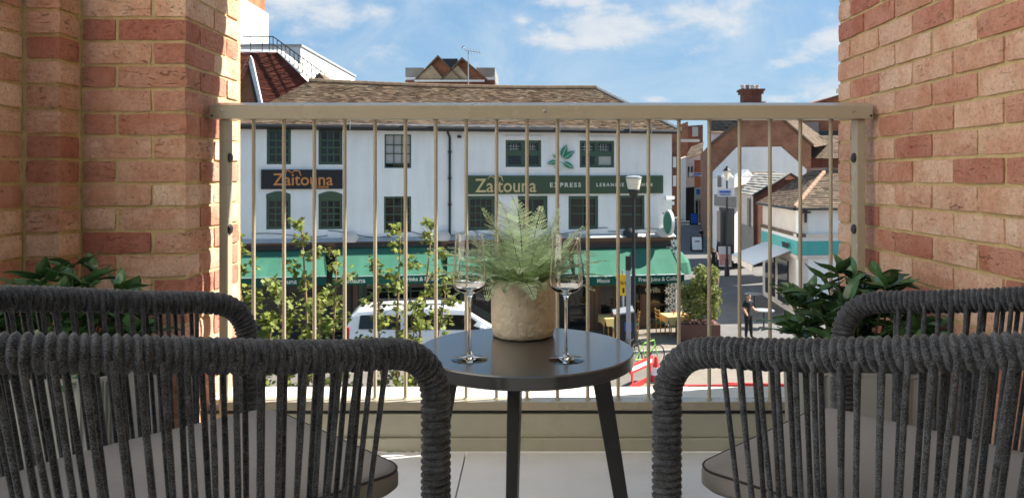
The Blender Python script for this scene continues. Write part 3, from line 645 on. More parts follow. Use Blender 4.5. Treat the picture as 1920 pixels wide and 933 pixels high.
# rows of paving setts across the square
# ------------------------------------------------------------------ building helpers
def fuz(px, py, O=OB, ang=ANG, dv=0.0):
    a = (px - 993)/1425; c, s = math.cos(ang), math.sin(ang); ox, oy = O.x - s*dv, O.y + c*dv
    u = (a*oy - ox)/(c - a*s); Y = oy + u*s; return u, E + (329 - py)/1425*Y
def wall_open(name, m, parent, u0, u1, z0, z1, v, ops, rev=.14):
    us = sorted({u0, u1, *[x for o in ops for x in o[:2]]}); zs = sorted({z0, z1, *[x for o in ops for x in o[2:4]]}); mb = MB()
    for a, b in zip(us, us[1:]):
        for c, d in zip(zs, zs[1:]):
            cu, cz = (a+b)/2, (c+d)/2
            if any(o[0] < cu < o[1] and o[2] < cz < o[3] for o in ops): continue
            mb.poly([(a, v, c), (b, v, c), (b, v, d), (a, v, d)])
    for a, b, c, d in [o[:4] for o in ops]:
        mb.poly([(a, v, c), (a, v+rev, c), (a, v+rev, d), (a, v, d)]); mb.poly([(b, v, d), (b, v+rev, d), (b, v+rev, c), (b, v, c)])
        mb.poly([(a, v, d), (a, v+rev, d), (b, v+rev, d), (b, v, d)]); mb.poly([(a, v, c), (b, v, c), (b, v+rev, c), (a, v+rev, c)])
    return mb.build(name, m, parent)
PANE = MB().bx(-.5, .5, -.5, .5, -.5, .5).mesh('pane', M['pane'])
wr_ = random.Random(21)
def window(parent, u0, u1, z0, z1, cols, rows, v, fm, fw=.07, mw=.03, rail=None, sill=None, blind=None, pane=None):
    """frame with glazing bars; every pane is its own piece of glass, each a touch out of true"""
    d = .06; mb = MB(); e = .002
    mb.bx(u0+e, u0+fw, v-d, v+.02, z0+e, z1-e); mb.bx(u1-fw, u1-e, v-d, v+.02, z0+e, z1-e); mb.bx(u0+fw, u1-fw, v-d, v+.02, z1-fw, z1-e); mb.bx(u0+fw, u1-fw, v-d, v+.02, z0+e, z0+fw)
    a, b, c, dd = u0+fw, u1-fw, z0+fw, z1-fw
    ue = [a + (b-a)*i/cols for i in range(cols+1)]; ze = [c + (dd-c)*i/rows for i in range(rows+1)] if rail is None else [c] + [c + (dd-c)*r_ for r_ in rail] + [dd]
    for x in ue[1:-1]: mb.bx(x-mw/2, x+mw/2, v-d*.6, v+.012, c, dd)
    for i, z in enumerate(ze[1:-1]): mb.bx(a, b, v-d*.62, v+.014, z-mw*.6, z+mw*.6)
    w = mb.build('window', fm, parent)
    for i in range(cols):
        for j in range(len(ze)-1):
            o = inst('pane', PANE, w, ((ue[i]+ue[i+1])/2, v, (ze[j]+ze[j+1])/2), (wr_.uniform(-.012, .012), 0, wr_.uniform(-.012, .012)), ((ue[i+1]-ue[i]), .006, (ze[j+1]-ze[j])))
            if blind and blind(i, j): o.data = BLIND
    if sill: MB().bx(u0-.12, u1+.12, v-d-sill[0], v-d+.04, z0-.09, z0-.003).build('sill', sill[1], w)
    return w
BLIND = MB().bx(-.5, .5, -.5, .5, -.5, .5).mesh('blind_pane', M['paneb'])
def tiled(mb, e0, e1, r1, r0, rows, tw, lift=.025, mi=0, seed=1, sag=0.0):
    """courses of tiles laid on the quad eaves-left, eaves-right, ridge-right, ridge-left"""
    e0, e1, r1, r0 = map(Vector, (e0, e1, r1, r0)); n = (e1-e0).cross(r0-e0).normalized(); rr = random.Random(seed)
    if n.z < 0: n = -n
    for i in range(rows):
        s0, s1 = i/rows, (i+1)/rows*1.0 + .15/rows
        a, b = e0.lerp(r0, s0), e1.lerp(r1, s0); c, d = e0.lerp(r0, min(1, s1)), e1.lerp(r1, min(1, s1)); k = max(1, int((b-a).length/tw)); off = .5*(i % 2)
        for j in range(k + (1 if off else 0)):
            t0, t1 = max(0, (j-off)/k), min(1, (j+1-off)/k)
            if t1 <= t0: continue
            h = lift*(1 + rr.uniform(-.35, .35)); sg = -sag*math.sin(PI*(t0+t1)/2)
            q = [a.lerp(b, t0) + n*h, a.lerp(b, t1) + n*h, c.lerp(d, t1) + n*.004, c.lerp(d, t0) + n*.004]; q = [p + Vector((0, 0, sg)) for p in q]
            mb.add(q + [a.lerp(b, t0) + Vector((0, 0, sg)), a.lerp(b, t1) + Vector((0, 0, sg))], [(0, 1, 2, 3), (4, 5, 1, 0)], mi, rr.random()**.9)
    return mb
# ------------------------------------------------------------------ the white restaurant building opposite
B = thing('restaurant_building', 'long white painted building with green windows, shop signs and green awnings', 'building', (OX, OY, 0), ANG)
ur = 16.5; zev = E + 1.80; zc = 3.86
ops = []
def op(x0, y0, x1, y1):
    a, b = fuz(x0, y1); c, d = fuz(x1, y0); o = (a, c, b, d); ops.append(o); return o
w1 = op(500, 241, 545.5, 308); w2 = op(597, 241, 642, 308.5); w3 = op(721, 252, 771, 315)
w4 = op(948, 263, 1015, 313); w5 = op(1087, 264, 1152, 314)
w6 = op(499, 372, 545, 430); w7 = op(597, 372, 642, 430); w8 = op(720, 368, 771, 436)
w9 = op(876, 367, 928, 432); w10 = op(971, 367, 1027, 431); w11 = op(1066, 367, 1122, 430); w12 = op(1162, 366, 1209, 430)
wall_open('wall', M['white'], B, -6, ur, zc-.2, zev+.15, 0, ops)
MB().poly([(ur, 0, 0), (ur, 7, 0), (ur, 7, zev), (ur, 0, zev)]).build('side_wall', M['white'], B)
MB().bx(-6, ur-.02, .35, .4, 0, zev).build('dark_rooms', M['dark'], B)
def gw(o, c, r, **k): return window(B, *o, c, r, .13, M['green'], **k)
for o in (w1, w2): gw(o, 3, 4, fw=.10, mw=.05, rail=(.30, .56, .76) if False else (.24, .47, .70))
for o in (w6, w7): gw(o, 3, 4, fw=.10, mw=.05, rail=(.25, .50, .75))
gw(w3, 3, 4, fw=.05, rail=(.10, .42, .70), blind=lambda i, j: j >= 1, sill=(.10, M['white']))
gw(w8, 3, 4, fw=.07, mw=.04, sill=(.04, M['white']))
for o in (w4, w5):
    gw(o, 2, 2, fw=.10, mw=.17, rail=(.52,), sill=(.10, M['white']), blind=(lambda i, j: i == 1 and j == 0) if o is w5 else None)
    MB().bx(o[0]-.05, o[1]+.05, -.04, .02, o[3]+.02, o[3]+.16).build('lintel', M['white'], B)
    # leaded top lights
    m = MB()
    for q in range(2):
        c0 = o[0]+.12 + q*(o[1]-o[0]-.1)/2; c1 = c0 + (o[1]-o[0])/2 - .28; zt_, zm = o[3]-.13, (o[2]+o[3])/2+.06
        for f in (.25, .5, .75): m.bx(c0+(c1-c0)*f-.008, c0+(c1-c0)*f+.008, .11, .122, zm, zt_)
        for f in (.33, .66): m.bx(c0, c1, .108, .121, zm+(zt_-zm)*f-.008, zm+(zt_-zm)*f+.008)
    m.build('leaded_light', M['paneb'], B)
gw(w9, 4, 4, fw=.13, mw=.035, rail=(.25, .5, .75)); gw(w10, 2, 2, fw=.15, mw=.06, rail=(.5,), sill=(.06, M['white'])); gw(w11, 2, 3, fw=.12, mw=.04, rail=(.46, .75), sill=(.08, M['white'])); gw(w12, 1, 3, fw=.10, mw=.05, rail=(.42, .72), sill=(.08, M['white']))
for o in (w11, w12):
    MB().bx(o[0]+.15, o[0]+.38, .142, .15, o[2]+.12, (o[2]+o[3])/2-.05).build('curtain', M['net'], B)
    MB().bx(o[1]-.32, o[1]-.14, .142, .15, o[2]+.12, (o[2]+o[3])/2+.2).build('curtain', M['net'], B)
for o in (w6, w7):   # segmental green heads
    pts = [(o[0], -.012, o[3]+.002)] + [(o[0] + (o[1]-o[0])*i/12, -.012, o[3] + .16 + .11*math.sin(PI*i/12)) for i in range(13)] + [(o[1], -.012, o[3]+.002)]
    MB().slab(pts, (0, .10, 0)).build('arched_head', M['green'], B)
    v = MB().lathe([(.0, 0), (.05, 0), (.055, .08), (.035, .16), (.0, .16)], 10).build('vase', M['white'], B, True); v.location = ((o[0]+o[1])/2-.02, .20, o[2]+.10)
    m = MB(); rr = random.Random(3)
    for i in range(40):
        c = Vector((rr.gauss(0, .08), rr.gauss(0, .03), .27 + rr.gauss(0, .06))); a = Vector((rr.uniform(-1, 1), rr.uniform(-1, 1), rr.uniform(-1, 1))).normalized()*.05; b = a.orthogonal().normalized()*.03; m.poly([c-a, c+b, c+a, c-b])
    m.build('flowers', M['bush'], v)
# roof
e_ = -.28; ze_ = zev + .02
a_r, z_r = fuz(1118, 166, dv=3.1); _, zl_r = fuz(600, 153, dv=3.1); zr = (z_r + zl_r)/2
ul, _ = fuz(579, 154, dv=3.1); uel, _ = fuz(433, 236)
mb = MB(); tiled(mb, (uel, e_, ze_), (ur+.25, e_, ze_), (a_r, 3.1, zr), (ul, 3.1, zr), 46, .20, .03, 0, 4, sag=.10)
mb.build('roof', M['tile'], B)
mb = MB(); tiled(mb, (ur+.25, e_, ze_), (ur+.25, 6.4, ze_), (a_r, 3.1, zr), (a_r, 3.1, zr), 40, .21, .03, 0, 5); tiled(mb, (uel, 6.4, ze_), (uel, e_, ze_), (ul, 3.1, zr), (ul, 3.1, zr), 40, .21, .03, 0, 6)
tiled(mb, (ur+.25, 6.4, ze_), (uel, 6.4, ze_), (ul, 3.1, zr), (a_r, 3.1, zr), 20, .4, .03, 0, 7); mb.build('roof_ends', M['tile'], B)
m = MB(); 
for i in range(36):
    t0, t1 = i/36, (i+.97)/36; x0, x1 = ul+(a_r-ul)*t0, ul+(a_r-ul)*t1; sg = -.10*math.sin(PI*t0); m.tube([(x0, 3.1, zr+.0+sg), (x1, 3.1, zr+.01+sg)], .13, 8)
m.build('ridge_tiles', M['tile'], B, True)
m = MB().tube([(a_r, 3.1, zr+.02), (ur+.25, e_, ze_+.03)], .10, 6); m.build('hip_tiles', M['lead'], B)
m = MB(); m.tube([(-6, -.34, zev-.0), (ur+.25, -.34, zev-.05)], .085, 8); m.bx(-6, ur+.2, -.28, .02, zev-.12, zev-.02); m.build('gutter', M['gutter'], B)
for px in (657, 760, 812, 1045, 1175, 1215):
    u, _ = fuz(px, 240); MB().bx(u-.015, u+.015, -.43, -.30, zev-.12, zev+.25).build('gutter_bracket', M['lead'], B)
u, z0 = fuz(843, 440); m = MB().tube([(u-.1, -.33, zev-.08), (u-.1, -.3, zev-.16), (u, -.07, zev-.35), (u, -.07, zc)], .045, 8)
for z in (zev-.9, zev-1.9, zev-2.9): m.bx(u-.07, u+.07, -.12, .0, z-.03, z+.03)
m.build('downpipe', M['gutter'], B, True)
u, z = fuz(861, 258); MB().lathe([(0, -.02), (.07, -.02), (.09, .06), (0, .09)], 10, (u, -.08, z)).build('alarm_lamp', M['gutter'], B)
# signs
def sign(name, x0, y0, x1, y1, m, th=.09):
    a, b = fuz(x0, y1); c, d = fuz(x1, y0); s = MB().bx(a, c, -th, -.002, b, d).build(name, m, B); return s, a, c, b, d, th
def letters(s, body, px, py, size, m, sx=1.0, bold=0, sp=1.0, th=.09, name='lettering'):
    u, z = fuz(px, py); me = text_mesh(body, size, m, .012, bold, sp, name); o = inst(name, me, s, (u, -th-.014, z), (R(90), 0, 0)); o.scale = (sx, 1, 1); return o
s, *_ = sign('black_sign_board', 490, 318, 642.5, 354.5, M['blacksign'])
letters(s, 'Zaitouna', 569, 337.5, .62, M['orange'], .95, .006); letters(s, 'PATISSERIE', 600, 350.6, .10, M['orange'], 1.3, .003)
def flourish(s, px, py, k, m):
    u, z = fuz(px, py); q = MB()
    q.tube([(u+k*(-.28), 0, z), (u+k*(-.16), 0, z+k*.14), (u, 0, z+k*.04), (u+k*.10, 0, z+k*.13), (u+k*.26, 0, z+k*.10), (u+k*.32, 0, z-k*.08)], [.012, .03, .022, .03, .03, .015], 6); q.build('flourish', m, s, True).location = (0, -.10, 0)
flourish(s, 548, 326, 1.0, M['orange'])
s, *_ = sign('green_sign_board', 875, 329, 1242, 364, M['greensign'])
letters(s, 'Zaitouna', 948, 349, .74, M['gold'], .90, .006); letters(s, 'EXPRESS', 1059, 347, .24, M['pale'], 1.1, .006, 1.35); letters(s, 'LEBANESE KITCHEN', 1169.5, 346.5, .19, M['pale'], 1.0, .005, 1.45); flourish(s, 927, 336, 1.0, M['gold'])
# olive emblem
u, z = fuz(1047, 311); em = MB().lathe([(.0, -.20), (.13, -.15), (.18, -.02), (.15, .10), (.06, .17), (.0, .18)], 20).build('olive_emblem', M['olive'], B, True); em.location = (u, -.06, z); em.scale = (1, .25, 1)
for tx, ty, wd in ((1062, 271, .13), (1077, 283, .12), (1076, 316, .11), (1025, 307, .09), (1035, 289, .05)):
    uu, zz = fuz(tx, ty); bu, bz = fuz(1050, 301); a = Vector((bu-u, 0, bz-z)); b = Vector((uu-u, 0, zz-z)); d = (b-a).normalized(); nn = Vector((-d.z, 0, d.x)); a = a + d*.14
    pts = [a + (b-a)*t_ + nn*wd*math.sin(PI*t_**.8) for t_ in [i/8 for i in range(9)]] + [a + (b-a)*t_ - nn*wd*math.sin(PI*t_**.8) for t_ in [i/8 for i in range(7, 0, -1)]]
    lf = MB().slab([p + Vector((0, -.02, 0)) for p in pts], (0, .03, 0)).build('emblem_leaf', M['emerald'], em); lf.scale = (1, 4, 1)
    MB().tube([a + Vector((0, -.028, 0)), a.lerp(b, .9) + Vector((0, -.028, 0))], .012, 5).build('leaf_vein', M['pale'], em).scale = (1, 4, 1)
# cornice and shop fronts
m = MB(); m.bx(-6, ur+.05, -.30, .0, zc-.24, zc-.16); m.bx(-6, ur, -.22, .0, zc-.6, zc-.24); m.bx(-6, ur+.05, -.34, .0, zc-.158, zc-.11); m.build('cornice', M['wood'], B)
m = MB(); m.poly([(-6, -.345, zc-.10), (ur+.05, -.345, zc-.10), (ur+.05, -.003, zc+.03), (-6, -.003, zc+.03)]); m.build('lead_flashing', M['lead'], B)
for px in (657, 830, 1180, 1243):
    u, z = fuz(px, 447); MB().lathe([(.30, 0), (.30, .16), (.24, .28), (.12, .36), (0, .38)], 20, (u, -.12, zc-.12)).build('cowl', M['cream'] if px != 1180 else M['gutter'], B, True)
m = MB()
for i in range(6):
    a = i*2.7+.3; m.tube([(a+2.7*t_, -.03, zc+.22 + .10*math.sin(t_*5+i) - .12*math.sin(PI*t_)) for t_ in [j/10 for j in range(11)]], .012, 5)
m.build('cables', M['gutter'], B)
fronts = [(-6, -1.2, 'wood'), (-1.2, 4.1, 'dark'), (4.1, 8.2, 'green'), (8.2, 13.2, 'dark'), (13.2, 16.5, 'wood')]
for i, (a, b, fm) in enumerate(fronts):
    fm_ = M['wood'] if fm == 'wood' else M['green'] if fm == 'green' else M['gutter']
    mid_ = b - 1.15
    ops2 = [(a+.25, mid_-.15, .62, 2.35), (mid_+.05, b-.18, .12, 2.25)]
    wall_open('shopfront', fm_, B, a+.003, b-.003, 0, zc-.24, -.05, ops2, .10)
    window(B, *ops2[0], 3, 2, .02, fm_, fw=.06, mw=.05, rail=(.72,)); window(B, *ops2[1], 1, 2, .03, fm_, fw=.12, mw=.08, rail=(.4,))
    for x in (a+.10, b-.10): MB().bx(x-.09, x+.09, -.14, -.052, .1, zc-.25).build('pilaster', M['wood'] if fm != 'green' else M['green'], B)
# warm goods behind the glass and a pale menu case on the cafe front
u, z = fuz(1222, 560); MB().bx(u-.45, u+.45, -.075, -.052, 1.95, 2.3).build('menu_case', M['cream'], B)
u2, _ = fuz(1222, 565); q = MB().bx(u-.62, u+.55, -.085, -.052, 1.45, 1.75).build('grill_panel', M['dark'], B); o = inst('lettering', text_mesh('Grills', .30, M['pale'], .005), q, (u, -.095, 1.6), (R(90), 0, 0))
# white snowflake tile pillar
u, z = fuz(1263, 530); pl = MB().bx(u-.42, u-.05, -.34, -.142, .1, 3.45).build('tiled_pillar', M['green'], B)
for zz in [0.35 + .42*i for i in range(8)]:
    for dx in (-.13, .09):
        q = MB()
        for k in range(8):
            a = PI*k/4; d = Vector((math.cos(a), 0, math.sin(a))); nn = Vector((-d.z, 0, d.x)); c = Vector((u-.22+dx, -.347, zz + (.2 if dx > 0 else 0)))
            q.slab([c+d*.03, c+d*.11+nn*.04, c+d*.20, c+d*.11-nn*.04], (0, .004, 0))
        q.build('snowflake', M['paper'], pl)
# awnings
def awning(label, x0, x1, yt, yb, out, val, txt=None, seed=0):
    u0, zt = fuz(x0, yt); u1, _ = fuz(x1, yt); zt = fuz((x0+x1)/2, yt)[1]
    zb = fuz((x0+x1)/2, yb, dv=-out)[1]
    A = MB(); n = 14; fl_ = .13
    for i in range(n):
        for j in range(6):
            q = []
            for (ii, jj) in ((i, j), (i+1, j), (i+1, j+1), (i, j+1)):
                s_, t_ = ii/n, jj/6; w_ = -.04*math.sin(PI*t_) + .012*math.sin(ii*2.1+seed)*t_; q.append((u0 - fl_*t_ + (u1-u0 + 2*fl_*t_)*s_, -.30 - (out-.30)*t_, zt + (zb-zt)*t_ + w_))
            A.poly(q)
    aw = A.build('awning', M['awning'], B, 60); aw['label'] = label
    b0, b1 = u0-fl_, u1+fl_
    MB().poly([(u0, -.30, zt), (b0, -out, zb), (b0+.05, -.30, zb)]).build('awning_side', M['awning'], aw); MB().poly([(u1, -.30, zt), (b1-.05, -.30, zb), (b1, -out, zb)]).build('awning_side', M['awning'], aw)
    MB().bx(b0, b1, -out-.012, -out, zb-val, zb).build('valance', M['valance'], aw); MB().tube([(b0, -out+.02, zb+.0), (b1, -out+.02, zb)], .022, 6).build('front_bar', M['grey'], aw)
    MB().bx(u0-.05, u1+.05, -.40, -.23, zt+.003, zt+.14).build('awning_box', M['gutter'], aw)
    if txt:
        for body, fx, size in txt: inst('lettering', text_mesh(body, size, M['pale'], .003, .004), aw, (b0 + (b1-b0)*fx, -out-.016, zb-val/2), (R(90), 0, 0))
awning('faded green canvas awning under the black sign', 455, 610, 467, 520, 1.5, .30, [('Zaitouna', .55, .24)])
awning('green canvas awning between two shop doors', 634, 822, 461, 517, 1.45, .28, [('Zaitouna', .18, .24), ('Drinks & Mezze', .78, .20)], 2)
awning('green canvas awning behind the stone pot', 838, 1058, 463, 517, 1.5, .28, [('Falafel & Shawarma', .5, .22)], 4)
awning('pale green canvas awning over the cafe tables', 1084, 1250, 462, 517, 1.5, .33, [('Mezze', .18, .20), ('Fresh Juice & Coffee', .74, .20)], 6)
# cctv and the round hanging sign on the corner
u, z = fuz(1250, 374); m = MB(); m.tube([(u-.05, .0, z), (u-.05, -.22, z)], .03, 6); m.box((u-.02, -.35, z+.08), (.42, .13, .13), .3); m.box((u-.05, -.35, z-.14), (.42, .13, .13), -.2); m.build('cctv_camera', M['white'], B)
u, z = fuz(1243, 416); m = MB().lathe([(0, -.05), (.50, -.05), (.50, .05), (0, .05)], 32); o = m.build('round_sign', M['emerald'], B); o.matrix_local = Matrix.Translation((u, -.62, z)) @ Matrix.Rotation(R(90), 4, 'Y'); MB().lathe([(.44, -.055), (.505, -.055), (.505, .055), (.44, .055)], 32, closed=True).build('sign_rim', M['paper'], o)
MB().tube([(u, -.0, z+.35), (u, -.2, z+.35)], .025, 6).build('sign_bracket', M['iron'], B)
# ------------------------------------------------------------------ buildings behind and to the left
def pthing(name, label, cat, group=None): return thing(name, label, cat, (0,0,0), 0, group)
# brick building with dark red tiled slope and fire-escape stair
t = pthing('tiled_roof_building', 'dark red tiled mansard building with an iron stair rail on its edge', 'building')
mb = MB(); tiled(mb, P(380, 262, 40), P(592, 262, 40), P(520, 98, 43), P(380, 98, 43), 60, .35, .03, 0, 9); tiled(mb, P(500, 196, 40.5), P(574, 152, 41.8), P(520, 98, 43), P(519, 98, 43), 3, .5)
a, b = P(380, 262, 40), P(520, 98, 43); mb = MB(); tiled(mb, P(380, 262, 40), P(690, 262, 40), P(520, 98.5, 43), P(380, 98.5, 43), 70, .30, .03, 0, 9); mb.build('tiled_slope', M['tile_red'], t)
MB().slab([P(380, 98, 43), P(520, 98, 43), P(523, 94, 43.6), P(380, 93, 43.6)], (0, .3, .06)).build('flat_roof_edge', M['lead'], t)
m = MB().slab([P(520, 97, 42.9), P(526, 95, 43), P(600, 158, 41.6), P(592, 162, 41.5)], (.05, .5, .05)); m.build('coping', M['coping'], t)
rl_ = MB(); q0, q1 = P(512, 69, 43.1), P(609, 139, 41.3)
rl_.tube([P(455, 69, 43.4), q0, q1], .035, 6); rl_.tube([P(455, 82, 43.4), P(512, 83, 43.1), P(609, 150, 41.3)], .02, 5)
for i in range(13):
    f = i/12; p = q0.lerp(q1, f); rl_.tube([p, p - Vector((0, 0, .78))], .025, 5)
for px in (470, 492, 505): rl_.tube([P(px, 69, 43.3), P(px, 96, 43.3)], .025, 5)
rl_.build('stair_railing', M['iron'], t)
t = pthing('flank_wall_building', 'white rendered flank wall with a sloping top behind the stair', 'building')
MB().bx(-17.5, -13.85, 46, 60.2, 4, 14.0).build('wall', M['white'], t); MB().bx(-17.6, -13.75, 45.9, 60.3, 14.0, 14.12).build('coping', M['lead'], t)
t = pthing('tower_block', 'tall block with red brick above a smooth cream lower wall', 'building')
MB().slab([P(300, 120, 52), P(426, 120, 52), P(426, -21, 52), P(300, -21, 52)], (0, 8.2, 0)).build('cream_wall', M['white'], t)
MB().slab([P(300, -21.5, 52.2), P(423, -21.5, 52.2), P(423, -120, 52.2), P(300, -120, 52.2)], (0, 7.8, 0)).build('brick_wall', M['brickO'], t)
MB().bx(P(423, 0, 52.2).x-.1, P(423, 0, 52.2).x+.03, 54.2, 55.6, P(0, -90, 54).z, P(0, -6, 54).z).build('window', M['pane'], t)
t = pthing('gabled_house', 'small orange brick gable with white bargeboards beside the pier', 'house')
MB().slab([P(428, 330, 33), P(492, 330, 33), P(487, 197, 33), P(469, 112, 33), P(440, 197, 33)], (-1.85, 5, 0)).build('wall', M['brickO'], t)
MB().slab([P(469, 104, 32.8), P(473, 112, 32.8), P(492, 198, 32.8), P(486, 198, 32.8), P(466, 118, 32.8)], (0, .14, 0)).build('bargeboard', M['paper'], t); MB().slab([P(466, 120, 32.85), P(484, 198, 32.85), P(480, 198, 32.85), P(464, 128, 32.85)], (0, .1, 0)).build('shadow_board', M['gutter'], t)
mb = MB(); tiled(mb, P(420, 205, 32.7), P(420, 197, 38.2), P(469, 102, 38), P(469, 104, 32.7), 30, .3); mb.build('roof', M['tile_dark'], t)
MB().tube([P(440, 199, 32.6), P(520, 196, 33.0)], .06, 6).build('gutter', M['paper'], t)
# little dormer and the vent beside the ridge
t = pthing('roof_dormer', 'tiny pitched dormer with blue louvre at the end of the tiled roof', 'dormer')
MB().slab([P(591, 175, 33), P(606, 175, 33), P(606, 147, 33), P(598, 138, 33), P(591, 147, 33)], (0, 1.5, 0)).build('louvre', M['lead'], t); MB().slab([P(587, 149, 32.9), P(598, 136, 32.9), P(610, 149, 32.9), P(607, 151, 32.9), P(598, 141, 32.9), P(590, 151, 32.9)], (0, 1.6, 0)).build('roof', M['tile'], t)
# twin gables
t = pthing('twin_gable_building', 'building with twin red gables and yellow brick infill above the tiled roof', 'building')
MB().slab([P(760, 200, 56), P(928, 200, 56), P(928, 150, 56), P(760, 150, 56)], (0, 6, 0)).build('wall', M['brickD'], t)
for x in (760, 893): MB().slab([P(x, 150, 56.2), P(x+35, 150, 56.2), P(x+35, 127, 56.2), P(x, 127, 56.2)], (0, 6, 0)).build('roof_block', M['slate'], t); MB().slab([P(x, 152, 56.1), P(x+36, 152, 56.1), P(x+36, 145, 56.1), P(x, 145, 56.1)], (0, .1, 0)).build('fascia', M['paper'], t)
MB().slab([P(828, 140, 58), P(860, 140, 58), P(858, 110, 58), P(829, 110, 58)], (0, 3, 0)).build('glazed_link', M['pane'], t)
for ax, ay, lx, rx in ((821, 105, 777, 866), (866, 109, 826, 915)):
    MB().slab([P(lx, 151, 55.8), P(rx, 151, 55.8), P(ax, ay, 55.8)], (0, 4, 0)).build('gable', M['brickO'], t)
    MB().slab([P(lx+3, 148.5, 55.5), P(lx+54, 148.5, 55.5), P(lx+32, 122, 55.5)], (0, .25, 0)).build('yellow_infill', M['stoneY'], t)
    MB().slab([P(lx-3, 152, 55.4), P(ax, ay-2, 55.4), P(rx+3, 152, 55.4), P(rx, 152, 55.4), P(ax, ay+2.2, 55.4), P(lx, 152, 55.4)], (0, .5, 0)).build('verge', M['tile'], t)
MB().slab([P(777, 153, 55.3), P(908, 153, 55.3), P(908, 149.8, 55.3), P(777, 149.8, 55.3)], (0, .2, 0)).build('white_band', M['paper'], t)
t = pthing('tv_aerial', 'thin television aerial on a mast above the ridge', 'aerial')
m = MB(); m.tube([P(878, 168, 34), P(878, 95, 34)], .025, 6); m.tube([P(867, 87, 34), P(872, 94, 34), P(902, 99, 34)], .018, 5)
for i in range(6): p = P(872 + 5.5*i, 94.5 + .85*i, 34); m.tube([p + Vector((-.02, -.25, .08)), p + Vector((.02, .25, -.08))], .01, 4)
m.tube([P(866, 91, 34), P(870, 86, 34)], .03, 5); m.build('aerial_rods', M['grey'], t)
# ------------------------------------------------------------------ buildings down the lane
GY = 62
t = pthing('gable_end_building', 'brown brick gable end with a white painted lower panel and tall chimney', 'building')
out = [P(1333, 470, GY), P(1519, 470, GY), P(1521, 270, GY), P(1432, 195, GY), P(1333, 268, GY)]
MB().slab(out, (7.0, 35, 0)).build('wall', M['brickR'], t)
MB().slab([P(1336, 470, GY-.03), P(1512, 470, GY-.03), P(1512, 317, GY-.03), P(1464, 275, GY-.03), P(1381, 276, GY-.03), P(1336, 322, GY-.03)], (0, -.03, 0)).build('white_panel', M['white'], t)
for a, b in ((P(1331, 272, GY-.1), P(1432, 192, GY-.1)), (P(1432, 192, GY-.1), P(1525, 272, GY-.1))): MB().tube([a, b], .14, 6).build('verge_tiles', M['tile_dark'], t)
mb = MB(); tiled(mb, P(1528, 276, GY-.1), P(1560, 270, GY+14), P(1460, 197, GY+14), P(1432, 191, GY-.1), 24, .4); mb.build('roof', M['tile_dark'], t)
ch = MB(); c0, c1 = P(1388, 235, 66), P(1428, 235, 66); z1 = P(0, 177, 66).z
ch.bx(c0.x+.15, c1.x-.15, 65.5, 66.6, c0.z, z1); ch.bx(c0.x, c1.x, 65.4, 66.7, z1, z1+.25); ch.bx(c0.x-.1, c1.x+.1, 65.3, 66.8, z1+.25, z1+.42); c = ch.build('chimney', M['brickD'], t)
for i, px in enumerate((1392, 1401.5, 1411, 1420)):
    p = P(px, 172, 66); o = MB().lathe([(.19, -.25), (.16, .1), (.15, .45), (.20, .48), (.20, .56), (.13, .57)], 12).build('chimney_pot', M['ridge'] if i == 1 else M['cream'], c, True); o.location = p
m = MB().slab([P(1437, 410, GY-1), P(1441, 410, GY-1), P(1441, 300, GY-1), P(1437, 300, GY-1)], (0, .1, 0))
t = pthing('pitched_roof_house', 'tiled house roof peeping over the shoulder of the brown gable end', 'house')
MB().slab([P(1329, 300, 64.5), P(1400, 300, 64.5), P(1400, 248, 64.5), P(1331, 248, 64.5)], (1.7, 6, 0)).build('wall', M['white'], t)
mb = MB(); tiled(mb, P(1327, 249, 64.3), P(1415, 249, 64.3), P(1415, 205, 68), P(1333, 205, 68), 16, .3); mb.build('roof', M['tile_dark'], t)
t = pthing('terrace_building', 'long low tiled terrace with red brick beyond the brown gable end', 'building')
MB().slab([P(1500, 470, 70), P(1680, 470, 70), P(1680, 296, 70), P(1500, 296, 70)], (0, 8, 0)).build('wall', M['brickD'], t)
mb = MB(); tiled(mb, P(1500, 297, 69.7), P(1680, 297, 69.7), P(1680, 254, 73), P(1500, 254, 73), 18, .3); mb.build('roof', M['tile_dark'], t)
t = pthing('brick_block', 'orange brick block with grey lift shaft and sloping roof', 'building')
MB().slab([P(1500, 300, 82), P(1690, 300, 82), P(1690, 186, 82), P(1572, 178, 82), P(1512, 196, 82), P(1500, 200, 82)], (0, 12, 0)).build('wall', M['brickO'], t); MB().slab([P(1508, 199, 81.6), P(1572, 178, 81.6), P(1690, 178, 81.6), P(1690, 181, 81.6), P(1572, 181, 81.6), P(1508, 202, 81.6)], (0, 13, 0)).build('roof_edge', M['tile_dark'], t)
MB().slab([P(1510, 300, 81.5), P(1535, 300, 81.5), P(1535, 229, 81.5), P(1510, 229, 81.5)], (0, .4, 0)).build('grey_panel', M['slate'], t); MB().slab([P(1535, 262, 81.5), P(1690, 262, 81.5), P(1690, 246, 81.5), P(1535, 246, 81.5)], (0, .3, 0)).build('window_band', M['pane'], t)
